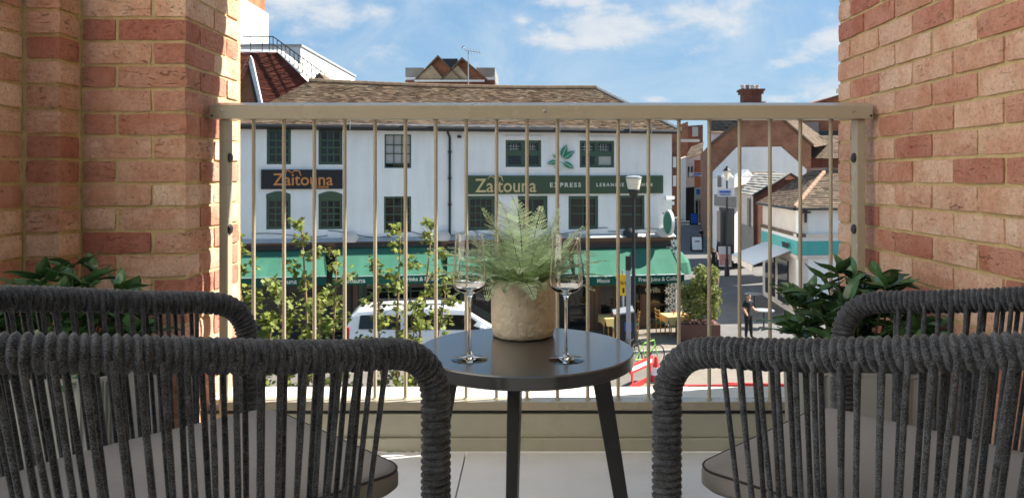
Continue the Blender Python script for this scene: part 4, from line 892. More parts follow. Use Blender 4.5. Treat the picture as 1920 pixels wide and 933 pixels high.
# left side of the lane: row of shops running away
def lane_face(t, name, m, x0, y0a, y0b, Y0, x1, y1a, y1b, Y1, push=(-2, .2, 0)): return MB().slab([P(x0, y0b, Y0), P(x1, y1b, Y1), P(x1, y1a, Y1), P(x0, y0a, Y0)], push).build(name, m, t)
t = pthing('corner_brick_building', 'narrow orange brick building with a blue fronted shop in the lane', 'building')
def gy(Y): return 329 + E*1425/Y
MB().slab([P(1302, gy(98), 98), P(1330, gy(98), 98), P(1330, 300, 98), P(1302, 300, 98)], (1.5, 5, 0)).build('wall', M['brickO'], t); MB().slab([P(1302, gy(98), 97.9), P(1329, gy(98), 97.9), P(1329, 370, 97.9), P(1302, 370, 97.9)], (0, -.1, 0)).build('shopfront', M['sgreen'], t)
MB().slab([P(1303, 373, 97.5), P(1323, 373, 97.5), P(1323, 352, 97.5), P(1303, 352, 97.5)], (0, .2, 0)).build('shop_fascia', M['sgreen'], t)
for i in range(3): MB().slab([P(1304.5+7*i, gy(98)-3, 97.7), P(1308.5+7*i, gy(98)-3, 97.7), P(1308.5+7*i, 376, 97.7), P(1304.5+7*i, 376, 97.7)], (0, .05, 0)).build('window', M['pane'], t)
MB().slab([P(1306, 364, 97.4), P(1312, 364, 97.4), P(1312, 354.5, 97.4), P(1306, 354.5, 97.4)], (0, .05, 0)).build('shop_emblem', M['blue'], t)
t = pthing('white_terrace_house', 'pale rendered terraced house with slit windows in the lane', 'house')
MB().slab([P(1286, 414, 104), P(1314, 414, 104), P(1314, 287, 104), P(1286, 296, 104)], (0, 6, 0)).build('wall', M['cream'], t)
for px in (1290, 1296, 1302): MB().slab([P(px, 332, 103.9), P(px+2.6, 332, 103.9), P(px+2.6, 312, 103.9), P(px, 312, 103.9)], (0, .05, 0)).build('window', M['pane'], t)
mb = MB(); tiled(mb, P(1284, 297, 103.8), P(1315, 288, 103.8), P(1320, 266, 108), P(1296, 275, 108), 10, .5); mb.build('roof', M['tile_dark'], t)
MB().slab([P(1286, 414, 103.7), P(1304, 414, 103.7), P(1304, 350, 103.7), P(1286, 352, 103.7)], (0, .1, 0)).build('shopfront', M['gutter'], t)
t = pthing('distant_brick_building', 'tall red brick building closing the far end of the lane', 'building')
MB().slab([P(1258, 412, 120), P(1290, 412, 120), P(1290, 228, 120), P(1258, 240, 120)], (0, 8, 0)).build('wall', M['brickR'], t); MB().slab([P(1257, 408, 114), P(1276, 408, 114), P(1276, 268, 114), P(1257, 264, 114)], (0, 8, 0)).build('lower_wing', M['brickD'], t)
MB().slab([P(1290, 410, 126), P(1318, 410, 126), P(1318, 234, 126), P(1290, 236, 126)], (0, 8, 0)).build('rear_wing', M['brickD'], t); MB().slab([P(1275, 266, 113.8), P(1312, 266, 113.8), P(1312, 261, 113.8), P(1275, 261, 113.8)], (0, 1, 0)).build('parapet', M['coping'], t)
MB().slab([P(1298, 256, 125.8), P(1309, 256, 125.8), P(1309, 238, 125.8), P(1298, 238, 125.8)], (0, .1, 0)).build('window', M['sgreen'], t)
for py in (300, 335): MB().slab([P(1262, py+14, 113.7), P(1268, py+14, 113.7), P(1268, py-6, 113.7), P(1262, py-6, 113.7)], (0, .1, 0)).build('window', M['paper'], t)
MB().slab([P(1230, 401, 132), P(1420, 401, 132), P(1420, 330, 132), P(1230, 330, 132)], (0, 4, 0)).build('ground_floor', M['brickD'], t)
# white shop with dormers under the gable end
t = pthing('dormer_shop', 'small white shop with two dormers and a grey green front in the lane', 'shop')
gb = gy(56)
MB().slab([P(1336, gb+2, 55), P(1377, gb+6, 50), P(1377, 333, 50), P(1336, 335, 55)], (4, 3, 0)).build('wall', M['white'], t)
MB().slab([P(1339, 385, 54.5), P(1376, 389, 49.8), P(1376, 369, 49.8), P(1339, 364, 54.5)], (.1, -.25, 0)).build('shop_fascia', M['slate'], t)
MB().slab([P(1342, gb, 54.3), P(1375, gb+4, 49.9), P(1375, 391, 49.9), P(1342, 387, 54.3)], (.05, -.06, 0)).build('shopfront', M['gutter'], t)
for a, b in ((1344, 1350), (1352, 1360), (1363, 1373)): MB().slab([P(a, gb-5, 53), P(b, gb-5, 52), P(b, 395, 52), P(a, 395, 53)], (0, -.05, 0)).build('window', M['pane'], t)
for px in (1363, 1402):
    d = MB().slab([P(px-10, 348, 53), P(px+11, 348, 53), P(px+11, 331, 53), P(px, 319, 53), P(px-10, 329, 53)], (.3, 3, 0)).build('dormer', M['white'], t)
    MB().slab([P(px-12, 331, 52.8), P(px, 317, 52.8), P(px+13, 332, 52.8), P(px+11, 333, 52.8), P(px, 320, 52.8), P(px-10, 332, 52.8)], (.3, 3.2, 0)).build('dormer_roof', M['paper'], d)
MB().slab([P(1345, 351, 52.9), P(1352, 351, 52.9), P(1352, 329, 52.9), P(1345, 329, 52.9)], (0, -.05, 0)).build('shutter', M['slate'], t)
mb = MB(); tiled(mb, P(1378, 352, 50), P(1420, 345, 49), P(1455, 322, 56), P(1412, 322, 57), 14, .35); mb.build('roof', M['tile_dark'], t)
# slate roofed outbuilding
t = pthing('slate_outbuilding', 'outbuilding with grey slate slope, pink wall and brown brick gable', 'outbuilding')
MB().slab([P(1389, 470, 45), P(1413, 476, 43), P(1413, 364, 43), P(1389, 361, 45)], (3, 3, 0)).build('wall', M['cream'], t)
MB().slab([P(1413, 476, 42.9), P(1500, 470, 45), P(1500, 336, 45), P(1481, 325, 44.6), P(1413, 364, 42.9)], (.3, 2.5, 0)).build('brick_gable', M['brickD'], t)
mb = MB(); tiled(mb, P(1387, 362, 45), P(1413.5, 367, 42.8), P(1481, 325, 44.4), P(1416, 324, 48), 9, .45, .05); mb.build('slate_slope', M['slate'], t)
MB().tube([P(1413, 367, 42.7), P(1481, 325, 44.3), P(1502, 338, 45)], .09, 6).build('verge', M['gutter'], t)
MB().slab([P(1402, 425, 43.7), P(1406, 426, 43.4), P(1406, 372, 43.4), P(1402, 371, 43.7)], (-.05, -.05, 0)).build('slit_window', M['slate'], t)
MB().slab([P(1388, 475, 44.6), P(1413, 480, 42.6), P(1413, 427, 42.6), P(1388, 420, 44.6)], (.2, 1, 0)).build('grey_base', M['slate'], t)
# teal corner shop with hipped roof
t = pthing('teal_corner_shop', 'cream corner shop with mossy hipped tile roof and teal fascia', 'shop')
YA, YB_ = 33, 39.5
cA, cB = P(1498, 390, YA), P(1430, 382, YB_); xr = P(1660, 0, YA+.4).x
zE = cA.z
def cq(mname, m, za, zb_, push=.0):
    mb = MB(); off = Vector((-push, -push*.2, 0)); o2 = Vector((0, -push, 0))
    mb.slab([Vector((cB.x, cB.y, za))+off, Vector((cA.x, cA.y, za))+off+o2, Vector((cA.x, cA.y, zb_))+off+o2, Vector((cB.x, cB.y, zb_))+off], (.4, 0, 0))
    f = MB().slab([Vector((cA.x-push, cA.y, za))+o2, Vector((xr, YA+.4, za))+o2, Vector((xr, YA+.4, zb_))+o2, Vector((cA.x-push, cA.y, zb_))+o2], (0, .4, 0)); 
    a = mb.build(mname, m[0], t); b = f.build(mname, m[1], t)
zt1 = E - (452-329)*33/1425; zt0 = E - (478-329)*33/1425
cq('wall', (M['cream'], M['white']), 0, zE+.0)
cq('ledge', (M['tile'], M['cream']), E - (444-329)*33/1425, E - (438-329)*33/1425, .16)
cq('white_band', (M['paper'], M['paper']), zt1+.004, E - (444.3-329)*33/1425, .07)
cq('teal_fascia', (M['teal'], M['teal']), zt0, zt1, .09); cq('sill_band', (M['cream'], M['cream']), zt0-.16, zt0-.004, .12)
mid = Vector((cB.x*.25 + cA.x*.75, cB.y*.25 + cA.y*.75, (zt0+zt1)/2)); an = math.atan2(cA.y-cB.y, cA.x-cB.x)
inst('lettering', text_mesh('WAVES', .30, M['gutter'], .02, .012), t, mid + Vector((-.22, -.18, 0)), (R(90), 0, an))
zr_ = E - (320-329)*38/1425; r0_ = P(1522, 319, 39.5); r1_ = Vector((xr+2, 38, r0_.z))
apex = Vector((cA.x+3.0, 37.6, r0_.z))
mb = MB(); tiled(mb, Vector((cB.x-.3, cB.y, zE)), Vector((cA.x-.3, cA.y-.3, zE)), apex, r0_, 22, .28, .035, 0, 12); tiled(mb, Vector((cA.x-.3, cA.y-.3, zE)), Vector((xr, YA+.1, zE)), Vector((xr, 37.6, r0_.z)), apex, 22, .28, .035, 0, 13); mb.build('roof', M['tile_dark'], t)
m = MB()
for i in range(12): a = Vector((cA.x-.3, cA.y-.3, zE+.05)).lerp(apex + Vector((0,0,.05)), i/12); b = Vector((cA.x-.3, cA.y-.3, zE+.05)).lerp(apex + Vector((0,0,.05)), (i+.93)/12); m.tube([a, b], .10, 8)
m.tube([r0_, apex, Vector((xr, 37.6, r0_.z))], .11, 6); m.build('hip_tiles', M['ridge'], t, True)
m = MB(); m.tube([Vector((cB.x-.33, cB.y, zE-.03)), Vector((cA.x-.33, cA.y-.33, zE-.03)), Vector((xr, YA+.05, zE-.03))], .06, 6); m.build('gutter', M['gutter'], t)
MB().box(P(1510, 402, 32.95) + Vector((0, -.04, 0)), (.08, .08, .7)).build('iron_bracket', M['gutter'], t); MB().box(P(1510, 398, 32.9), (.45, .08, .07)).build('bracket_arm', M['gutter'], t)
for f in (.25, .62): p = Vector((cB.x, cB.y, 0)).lerp(Vector((cA.x, cA.y, 0)), f); MB().box(p + Vector((-.02, -.02, 1.3)), (1.7, .1, 2.0), an).build('shop_window', M['pane'], t)
aw = MB(); q = [Vector((cB.x*.85+cA.x*.15, cB.y*.85+cA.y*.15, 2.9)), Vector((cB.x*.15+cA.x*.85, cB.y*.15+cA.y*.85, 2.9))]; o_ = Vector((-1.9, -.35, -.65))
aw.slab([q[0], q[1], q[1]+o_, q[0]+o_], (0, 0, -.03)); a = aw.build('awning', M['canvas'], t); MB().slab([q[0]+o_, q[1]+o_, q[1]+o_+Vector((0,0,-.3)), q[0]+o_+Vector((0,0,-.3))], (.03, 0, 0)).build('valance', M['cream'], a)
t = pthing('lane_shade_block', 'unseen brick block added behind the teal corner shop to shade the lane', 'building'); MB().bx(18, 30, 38.2, 44.3, 0, 11).build('wall', M['brickR'], t); MB().bx(17.9, 30.1, 38.1, 44.4, 11, 11.25).build('parapet', M['coping'], t)  # hidden mass added so its shadow covers the lane
# ------------------------------------------------------------------ vehicles and street furniture
def van():
    c = G(790, 690); Y0 = 25.9; xc = P(790, 0, Y0).x
    t = thing('parked_van', 'white people carrier with black roof rails and tinted windows parked opposite', 'van', (xc, Y0, 0), R(6))
    L, W_ = 4.75, 1.8
    side = [(-2.36, .35), (-2.40, .75), (-2.36, 1.15), (-2.22, 1.62), (-2.05, 1.80), (-1.2, 1.86), (.3, 1.85), (.72, 1.78), (1.55, 1.15), (2.10, 1.02), (2.36, .85), (2.40, .45), (2.30, .30)]
    m = MB(); n = len(side); secs = [(-W_/2+.10, .93), (-W_/2, 1.0), (W_/2, 1.0), (W_/2-.10, .93)]
    def yin(z): return .0 if z < 1.1 else (z-1.1)*.20
    vs = []
    for s in (-1, 1):
        for x, z in side: vs.append((x, s*(W_/2 - yin(z)), z))
    cen = [(x*.985, 0, z + (.03 if z > 1.7 else 0)) for x, z in side]
    m.add(vs, [tuple(range(n)), tuple(range(2*n-1, n-1, -1))] + [((i+1) % n, i, n+i, n+(i+1) % n) for i in range(n)])
    b = m.build('body', M['carpaint'], t, bevel=.07, seg=3)
    def glass(pts, nm='window'):
        for s in (-1, 1): MB().slab([(x, s*(W_/2 - yin(z) + .004), z) for x, z in pts], (0, -s*.03, 0)).build(nm, M['carglass'], t, bevel=.01)
    glass([(-2.02, 1.20), (-.95, 1.16), (-.95, 1.62), (-1.98, 1.64)]); glass([(-.86, 1.15), (.05, 1.12), (.05, 1.61), (-.86, 1.62)]); glass([(.22, 1.12), (1.38, 1.08), (.80, 1.58), (.22, 1.61)])
    MB().slab([(.84, -.68, 1.76), (.84, .68, 1.76), (1.56, .76, 1.18), (1.56, -.76, 1.18)], (.03, 0, .03)).build('windscreen', M['carglass'], t)
    MB().slab([(-2.24, -.66, 1.62), (-2.24, .66, 1.62), (-2.365, .72, 1.18), (-2.365, -.72, 1.18)], (-.02, 0, .01)).build('rear_window', M['carglass'], t)
    for s in (-1, 1):
        m = MB().tube([(-1.75, s*.60, 1.86), (-1.68, s*.60, 1.93), (.25, s*.60, 1.92), (.42, s*.60, 1.85)], .024, 8); m.build('roof_rail', M['iron'], t, True)
        MB().box((-2.30, s*.80, 1.05), (.10, .16, .42)).build('tail_lamp', M['redlamp'], t, bevel=.02)
        MB().box((2.28, s*.72, .82), (.16, .30, .16)).build('headlight', M['frost'], t, bevel=.03)
        MB().box((1.18, s*1.0, 1.16), (.14, .2, .15)).build('mirror', M['carpaint'], t, bevel=.03)
        for x in (-1.45, 1.42):
            w = MB().lathe([(.20, -.1), (.31, -.1), (.33, -.06), (.33, .06), (.31, .1), (.20, .1)], 28, closed=True).build('wheel', M['tyre'], t, True); w.matrix_local = Matrix.Translation((x, s*.80, .33)) @ Matrix.Rotation(R(90), 4, 'X')
            MB().lathe([(0, -.07), (.21, -.07), (.21, .07), (0, .07)], 20).build('rim', M['rim'], w)
    for x in (-.75, .15): MB().tube([(x, -.62, 1.90), (x, .62, 1.90)], .02, 6).build('roof_bar', M['iron'], t)
van()
for o in bpy.data.objects:
    if o.parent and o.parent.name == 'parked_van':
        if o.name.startswith('wheel'): o.location.x = o.location.x*1.26
        else: o.scale.x = 1.26
bpy.data.objects['parked_van'].location.x += .55
def lamp(name, label, p, h, kind):
    t = thing(name, label, 'street lamp', p)
    MB().lathe([(.16, 0), (.16, .5), (.11, .6), (.10, 1.0), (.065, 1.1), (.055, h-.75), (.05, h-.7)], 14).build('post', M['iron'], t, True)
    if kind == 0:
        MB().lathe([(.05, h-.75), (.12, h-.68), (.22, h-.45), (.21, h-.42)], 16).build('lamp_base', M['iron'], t, True)
        MB().lathe([(.20, h-.44), (.27, h-.10), (.28, h-.03), (.0, h-.02)], 20).build('lamp_shade', M['frost'], t, True); MB().lathe([(.30, h-.03), (.30, h+.02), (.20, h+.06), (0, h+.07)], 20).build('lamp_cap', M['grey'], t, True)
    else:
        MB().lathe([(.10, h-.62), (.24, h-.12), (.24, h-.10), (0, h-.10)], 4).build('lamp_shade', M['frost'], t); MB().lathe([(.28, h-.10), (.10, h+.08), (.05, h+.2), (0, h+.22)], 4).build('lamp_cap', M['iron'], t)
    return t
lamp('street_lamp', 'black street lamp with frosted bowl in front of the green sign', Vector((P(1188, 0, 27.2).x, 27.2, .1)), P(1188, 338, 27.2).z, 0)
lamp('lane_lantern', 'black lantern lamp post outside the dormer shop', Vector((P(1363, 0, 47).x, 47, 0)), P(1363, 322, 47).z+.15, 1)
# banners across the lane
for px, py, Y, lab in ((1304, 327, 72, 'blue and white banner hanging high in the lane'), (1359, 361, 46.6, 'pale blue banner sign below the lantern')):
    b = MB().box(P(px, py, Y), (1.25 if Y > 60 else .92, .03, .36 if Y > 60 else .5)).build('banner_sign', M['paper'], None); tag(b, lab, 'banner'); c = P(px, py, Y)
    MB().box(c + Vector((.2 if Y > 60 else 0, -.03, .05)), (.7, .02, .12)).build('blue_stripe', M['blue'], b); MB().box(c + Vector((0, -.03, -.12)), (.6, .02, .06)).build('blue_stripe', M['blue'], b)
# sign post with yellow notice, pay machine, parking sign
px0 = P(1178, 0, 24.5).x
t = thing('sign_post', 'grey square post with black sleeve top standing by the yellow sign', 'post', (px0, 24.5, 0)); zt = P(0, 480, 24.5).z
MB().bx(-.07, .07, -.05, .05, 0, zt-.45).build('post', M['grey'], t, bevel=.01); MB().bx(-.085, .085, -.065, .065, zt-.45, zt).build('sleeve', M['iron'], t, bevel=.01)
t = thing('yellow_sign', 'yellow parking sign on a thin grey pole beside the grey post', 'sign', (P(1168, 0, 26).x, 26, 0))
MB().tube([(0, 0, 0), (0, 0, P(0, 506, 26).z)], .04, 8).build('pole', M['grey'], t, True); zc_ = P(0, 533, 26).z
s = MB().slab([(-.28, 0, .36), (.14, -.1, .36), (.14, -.1, -.36), (-.10, -.04, -.36)], (0, -.03, 0)).build('sign_plate', M['yellow'], t); s.location = (0, -.06, zc_)
inst('lettering', text_mesh('PAY', .17, M['iron'], .003), s, (-.03, -.11, .06), (R(90), 0, R(-13))); MB().box((0, -.10, -.18), (.06, .02, .16)).build('arrow', M['iron'], s)
t = thing('pay_machine', 'dark ticket machine with blue parking sign beside the lamp post', 'ticket machine', (P(1167, 0, 25.5).x, 25.5, 0))
MB().bx(-.25, .28, -.18, .18, 0, 1.55).build('cabinet', M['iron'], t, bevel=.03); MB().slab([(-.32, -.28, 1.55), (.36, -.28, 1.66), (.36, .25, 1.75), (-.32, .25, 1.63)], (0, 0, .05)).build('hood', M['grey'], t)
s = MB().bx(.05, .29, -.2, -.182, 1.02, 1.32).build('parking_plate', M['blue'], t); inst('lettering', text_mesh('P', .25, M['paper'], .003, .004), s, (.17, -.206, 1.17), (R(90), 0, 0))
# bicycle
def bicycle(label, p, rz, m):
    t = thing('bicycle', label, 'bicycle', p, rz, 'bicycles locked at the square')
    for x in (-.52, .52):
        w = MB().lathe([(.315, -.018), (.34, -.018), (.34, .018), (.315, .018)], 32, closed=True).build('wheel', M['tyre'], t, True); w.matrix_local = Matrix.Translation((x, 0, .34)) @ Matrix.Rotation(R(90), 4, 'X')
        sp = MB()
        for k in range(12): a = PI*k/6; sp.tube([(0,0,0), (.32*math.cos(a), .32*math.sin(a), 0)], .003, 4)
        sp.build('spokes', M['grey'], w)
    q = MB(); bb = (-.05, 0, .30); st = (-.18, 0, .80); hd = (.36, 0, .86); hb = (.40, 0, .70)
    for a, b in ((bb, st), (st, hd), (bb, hb), (hd, hb), ((-.52, 0, .34), bb), ((-.52, 0, .34), (-.16, 0, .72)), (hb, (.52, 0, .34))): q.tube([a, b], .017, 7)
    q.build('frame', m, t, True); MB().tube([(.36, 0, .86), (.34, 0, 1.0), (.38, -.24, 1.02)], .012, 6).tube([(.34, 0, 1.0), (.38, .24, 1.02)], .012, 6).build('handlebar', M['iron'], t, True); MB().box((-.2, 0, .88), (.26, .13, .05)).build('saddle', M['iron'], t, bevel=.02)
    MB().lathe([(0, -.01), (.09, -.01), (.09, .01), (0, .01)], 16).build('chainring', M['iron'], t).matrix_local = Matrix.Translation((-.05, -.03, .30)) @ Matrix.Rotation(R(90), 4, 'X')
p = G(1212, 690); bicycle('lime green bicycle locked beside the lamp post', Vector((p.x, p.y, .01)), R(38), M['greensnow'])
p = G(1188, 694); bicycle('dark bicycle leaning behind the lime green one', Vector((p.x-.1, p.y+.3, .01)), R(60), M['iron'])
# road-works barriers and a cone
def barrier(label, p, rz, L=2.0):
    t = thing('road_barrier', label, 'barrier', p, rz, 'red road works barriers'); MB().bx(-L/2, L/2, -.025, .025, .72, 1.0).build('top_board', M['red'], t, bevel=.02); MB().bx(-L/2, L/2, -.02, .02, .25, .42).build('lower_board', M['red'], t, bevel=.02); MB().bx(-L/2+.1, L/2-.1, -.027, -.0255, .80, .92).build('white_stripe', M['coneW'], t)
    for x in (-L/2+.15, L/2-.15): MB().bx(x-.04, x+.04, -.018, .018, .05, .72).build('leg', M['red'], t); MB().bx(x-.06, x+.06, -.28, .28, 0, .06).build('foot', M['tyre'], t, bevel=.01)
for i, (px, py, rz) in enumerate(((1230, 800, 5), (1330, 795, 3), (1420, 792, -4))):
    p = G(px, py); barrier(['red plastic road barrier nearest the round table', 'red plastic road barrier between two others', 'red plastic road barrier nearest the leafy shrub'][i], p, R(rz), 1.6)
p = G(1205, 725); barrier('red barrier lying askew behind the traffic cone', p + Vector((0, .2, -.25)), R(55), 1.5)
p = G(1230, 715); t = thing('traffic_cone', 'red and white traffic cone behind the road barriers', 'traffic cone', p)
MB().lathe([(.19, .04), (.045, .75), (.0, .75)], 20).build('cone_body', M['red'], t, True); MB().lathe([(.155, .22), (.105, .45), (.108, .45), (.158, .22)], 20, closed=True).build('white_band', M['coneW'], t); MB().bx(-.24, .24, -.24, .24, 0, .045).build('base', M['tyre'], t, bevel=.02)
# cafe tables and chairs
def wood_chair(label, p, rz):
    t = thing('cafe_chair', label, 'chair', p, rz, 'honey wood chairs outside the cafe')
    MB().bx(-.21, .21, -.20, .20, .43, .47).build('seat', M['emerald'], t, bevel=.01)
    for x in (-.19, .19): MB().tube([(x, -.18, 0), (x, -.18, .44)], .02, 6).build('leg', M['chairwood'], t); MB().tube([(x, .19, 0), (x, .19, .45), (x, .25, .98)], .02, 6).build('leg', M['chairwood'], t)
    for z in (.62, .76, .90): MB().box((0, .19 + (z-.45)*.115, z), (.38, .022, .07)).build('back_slat', M['chairwood'], t)
def cafe_table(label, p, rz):
    t = thing('cafe_table', label, 'table', p, rz, 'small tables with yellow cloths outside the cafe')
    MB().bx(-.42, .42, -.38, .38, .70, .74).build('table_top', M['chairwood'], t)
    m = MB(); m.bx(-.50, .50, -.46, .46, .742, .748)
    for s in (-1, 1): m.slab([(-.50, s*.46, .742), (.50, s*.46, .742), (.46, s*.50, .48), (.0, s*.51, .42), (-.46, s*.50, .48)], (0, -s*.006, 0)); m.slab([(s*.50, -.46, .742), (s*.50, .46, .742), (s*.53, .42, .46), (s*.54, 0, .52), (s*.53, -.42, .46)], (-s*.006, 0, 0))
    m.build('tablecloth', M['cloth'], t)
    for x in (-.33, .33):
        for y in (-.3, .3): MB().tube([(x, y, 0), (x, y, .70)], .025, 6).build('leg', M['chairwood'], t)
    for dx, mm in ((-.1, 'red'), (.05, 'gutter'), (.14, 'red')): MB().lathe([(.03, 0), (.03, .1), (.012, .15), (.012, .18), (0, .18)], 8, (dx, 0, .748)).build('bottle', M[mm], t, True)
def atu(px, v): u, _ = fuz(px, 600, dv=v); return bl(u, v, .1)
cafe_table('yellow clothed cafe table behind the grey post', atu(1152, -1.3), ANG); cafe_table('yellow clothed cafe table beside the big planted bush', atu(1268, -1.5), ANG)
wood_chair('wooden cafe chair tucked at the table behind the grey post', atu(1186, -1.5), ANG + R(-100)); wood_chair('wooden cafe chair in front of the yellow cloth behind the ticket machine', atu(1160, -2.1), ANG + R(170))
wood_chair('wooden cafe chair turned sideways beside the snowflake tiled pillar', atu(1243, -1.35), ANG + R(95)); wood_chair('wooden cafe chair with its back to the square by the bush', atu(1283, -2.2), ANG + R(178))
def blob_leaves(mb, c, r, n, size, rr, flat=1.0):
    for i in range(n):
        d = Vector((rr.gauss(0, 1), rr.gauss(0, 1), rr.gauss(0, 1))).normalized(); q = rr.random()**.4; p = Vector((c[0] + d.x*r[0]*q, c[1] + d.y*r[1]*q, c[2] + d.z*r[2]*q))
        a = Vector((rr.gauss(0, 1), rr.gauss(0, 1), rr.gauss(0, .7))).normalized(); b = a.cross(Vector((rr.gauss(0, 1), rr.gauss(0, 1), rr.gauss(0, 1)))).normalized(); s = size*rr.uniform(.6, 1.25)
        mb.poly([p - a*s, p + b*s*.45, p + a*s, p - b*s*.45], 0, rr.random())
p = atu(1318, -2.5); t = thing('planted_bush', 'tall feathery olive bush in a brown box at the lane corner', 'bush', p); rr = random.Random(14)
MB().bx(-.95, .55, -.45, .45, 0, .62).build('planter_box', M['box'], t, bevel=.02); m = MB()
for i in range(34):
    a = rr.uniform(0, 2*PI); q = rr.random()**.5; zc_ = rr.uniform(.75, 2.6); w_ = .72*math.sin(PI*min(1, (zc_-.2)/2.9))**.7; blob_leaves(m, (math.cos(a)*q*w_-.1, math.sin(a)*q*w_*.7, zc_), (.26, .26, .32), 150, .075, rr)
m.build('foliage', M['bush'], t); m = MB()
for i in range(7): a = rr.uniform(0, 2*PI); m.tube([(-.1, 0, .6), (math.cos(a)*.2, math.sin(a)*.2, 1.3), (math.cos(a)*.4, math.sin(a)*.3, 2.3)], [.03, .02, .01], 5)
m.build('stems', M['bark'], t); m = MB(); blob_leaves(m, (-.1, -.35, .72), (.55, .15, .12), 90, .05, rr); m.build('flowers', M['pink'], t)
p = Vector((P(1264, 0, 33).x, 33.3, 0)); t = thing('green_parasol', 'green half open parasol beside the tiled pillar', 'parasol', p)
MB().lathe([(.82, 1.95), (.82, 2.0), (.72, 2.45), (.40, 2.85), (.03, 3.0), (.03, 2.97), (.38, 2.8)], 8).build('canopy', M['awning'], t); MB().tube([(0,0,0), (0,0,3.2)], .03, 8).build('pole', M['chairwood'], t)
# A-boards
def aboard(label, px, py, w, h, m, rz=0):
    p = G(px, py); t = thing('pavement_sign', label, 'pavement sign', p, rz, 'pavement signs in the lane'); lean = .18*h
    MB().slab([(-w/2, -lean, 0), (w/2, -lean, 0), (w/2, 0, h), (-w/2, 0, h)], (0, .03, 0)).build('front_board', M['iron'], t); MB().slab([(-w/2, lean, 0), (w/2, lean, 0), (w/2, .035, h), (-w/2, .035, h)], (0, .03, 0)).build('rear_board', M['iron'], t)
    f = lambda s: -lean*(1-s) - .006
    MB().slab([(-w*.41, f(.12), h*.12), (w*.41, f(.12), h*.12), (w*.41, f(.94), h*.94), (-w*.41, f(.94), h*.94)], (0, -.004, 0)).build('poster', M[m], t); return t, w, h, f
t, w, h, f = aboard('white pavement sign with dark picture beside the person in blue', 1306, 471, .95, 1.25, 'paper'); MB().slab([(-.22, f(.5)-.006, h*.42), (.22, f(.5)-.006, h*.42), (.25, f(.7)-.006, h*.7), (-.15, f(.7)-.006, h*.7)], (0, -.003, 0)).build('picture', M['gutter'], t)
aboard('blue pavement sign outside the dormer shop', 1346, 461, .75, 1.15, 'blue', R(-10)); aboard('small blue pavement sign far down the lane', 1301, 421, .95, 1.45, 'blue')
t, w, h, f = aboard('large framed pavement sign with red and pink picture', 1358, 504, 1.0, 1.6, 'paper'); MB().slab([(-.36, f(.16)-.006, h*.18), (.36, f(.16)-.006, h*.18), (.36, f(.6)-.006, h*.62), (-.36, f(.6)-.006, h*.62)], (0, -.003, 0)).build('picture', M['pink'], t)
# bistro tables under the pale awning
for px, py, lab in ((1414, 580, 'round grey bistro table under the pale shop awning'), (1432, 615, 'round grey bistro table nearer the man in black')):
    t = thing('bistro_table', lab, 'table', G(px, py), 0, 'bistro tables outside the teal shop'); MB().lathe([(0, .72), (.42, .72), (.42, .75), (0, .75)], 24).build('table_top', M['grey'], t); MB().lathe([(.22, 0), (.22, .03), (.03, .06), (.03, .72)], 12).build('pedestal', M['iron'], t)
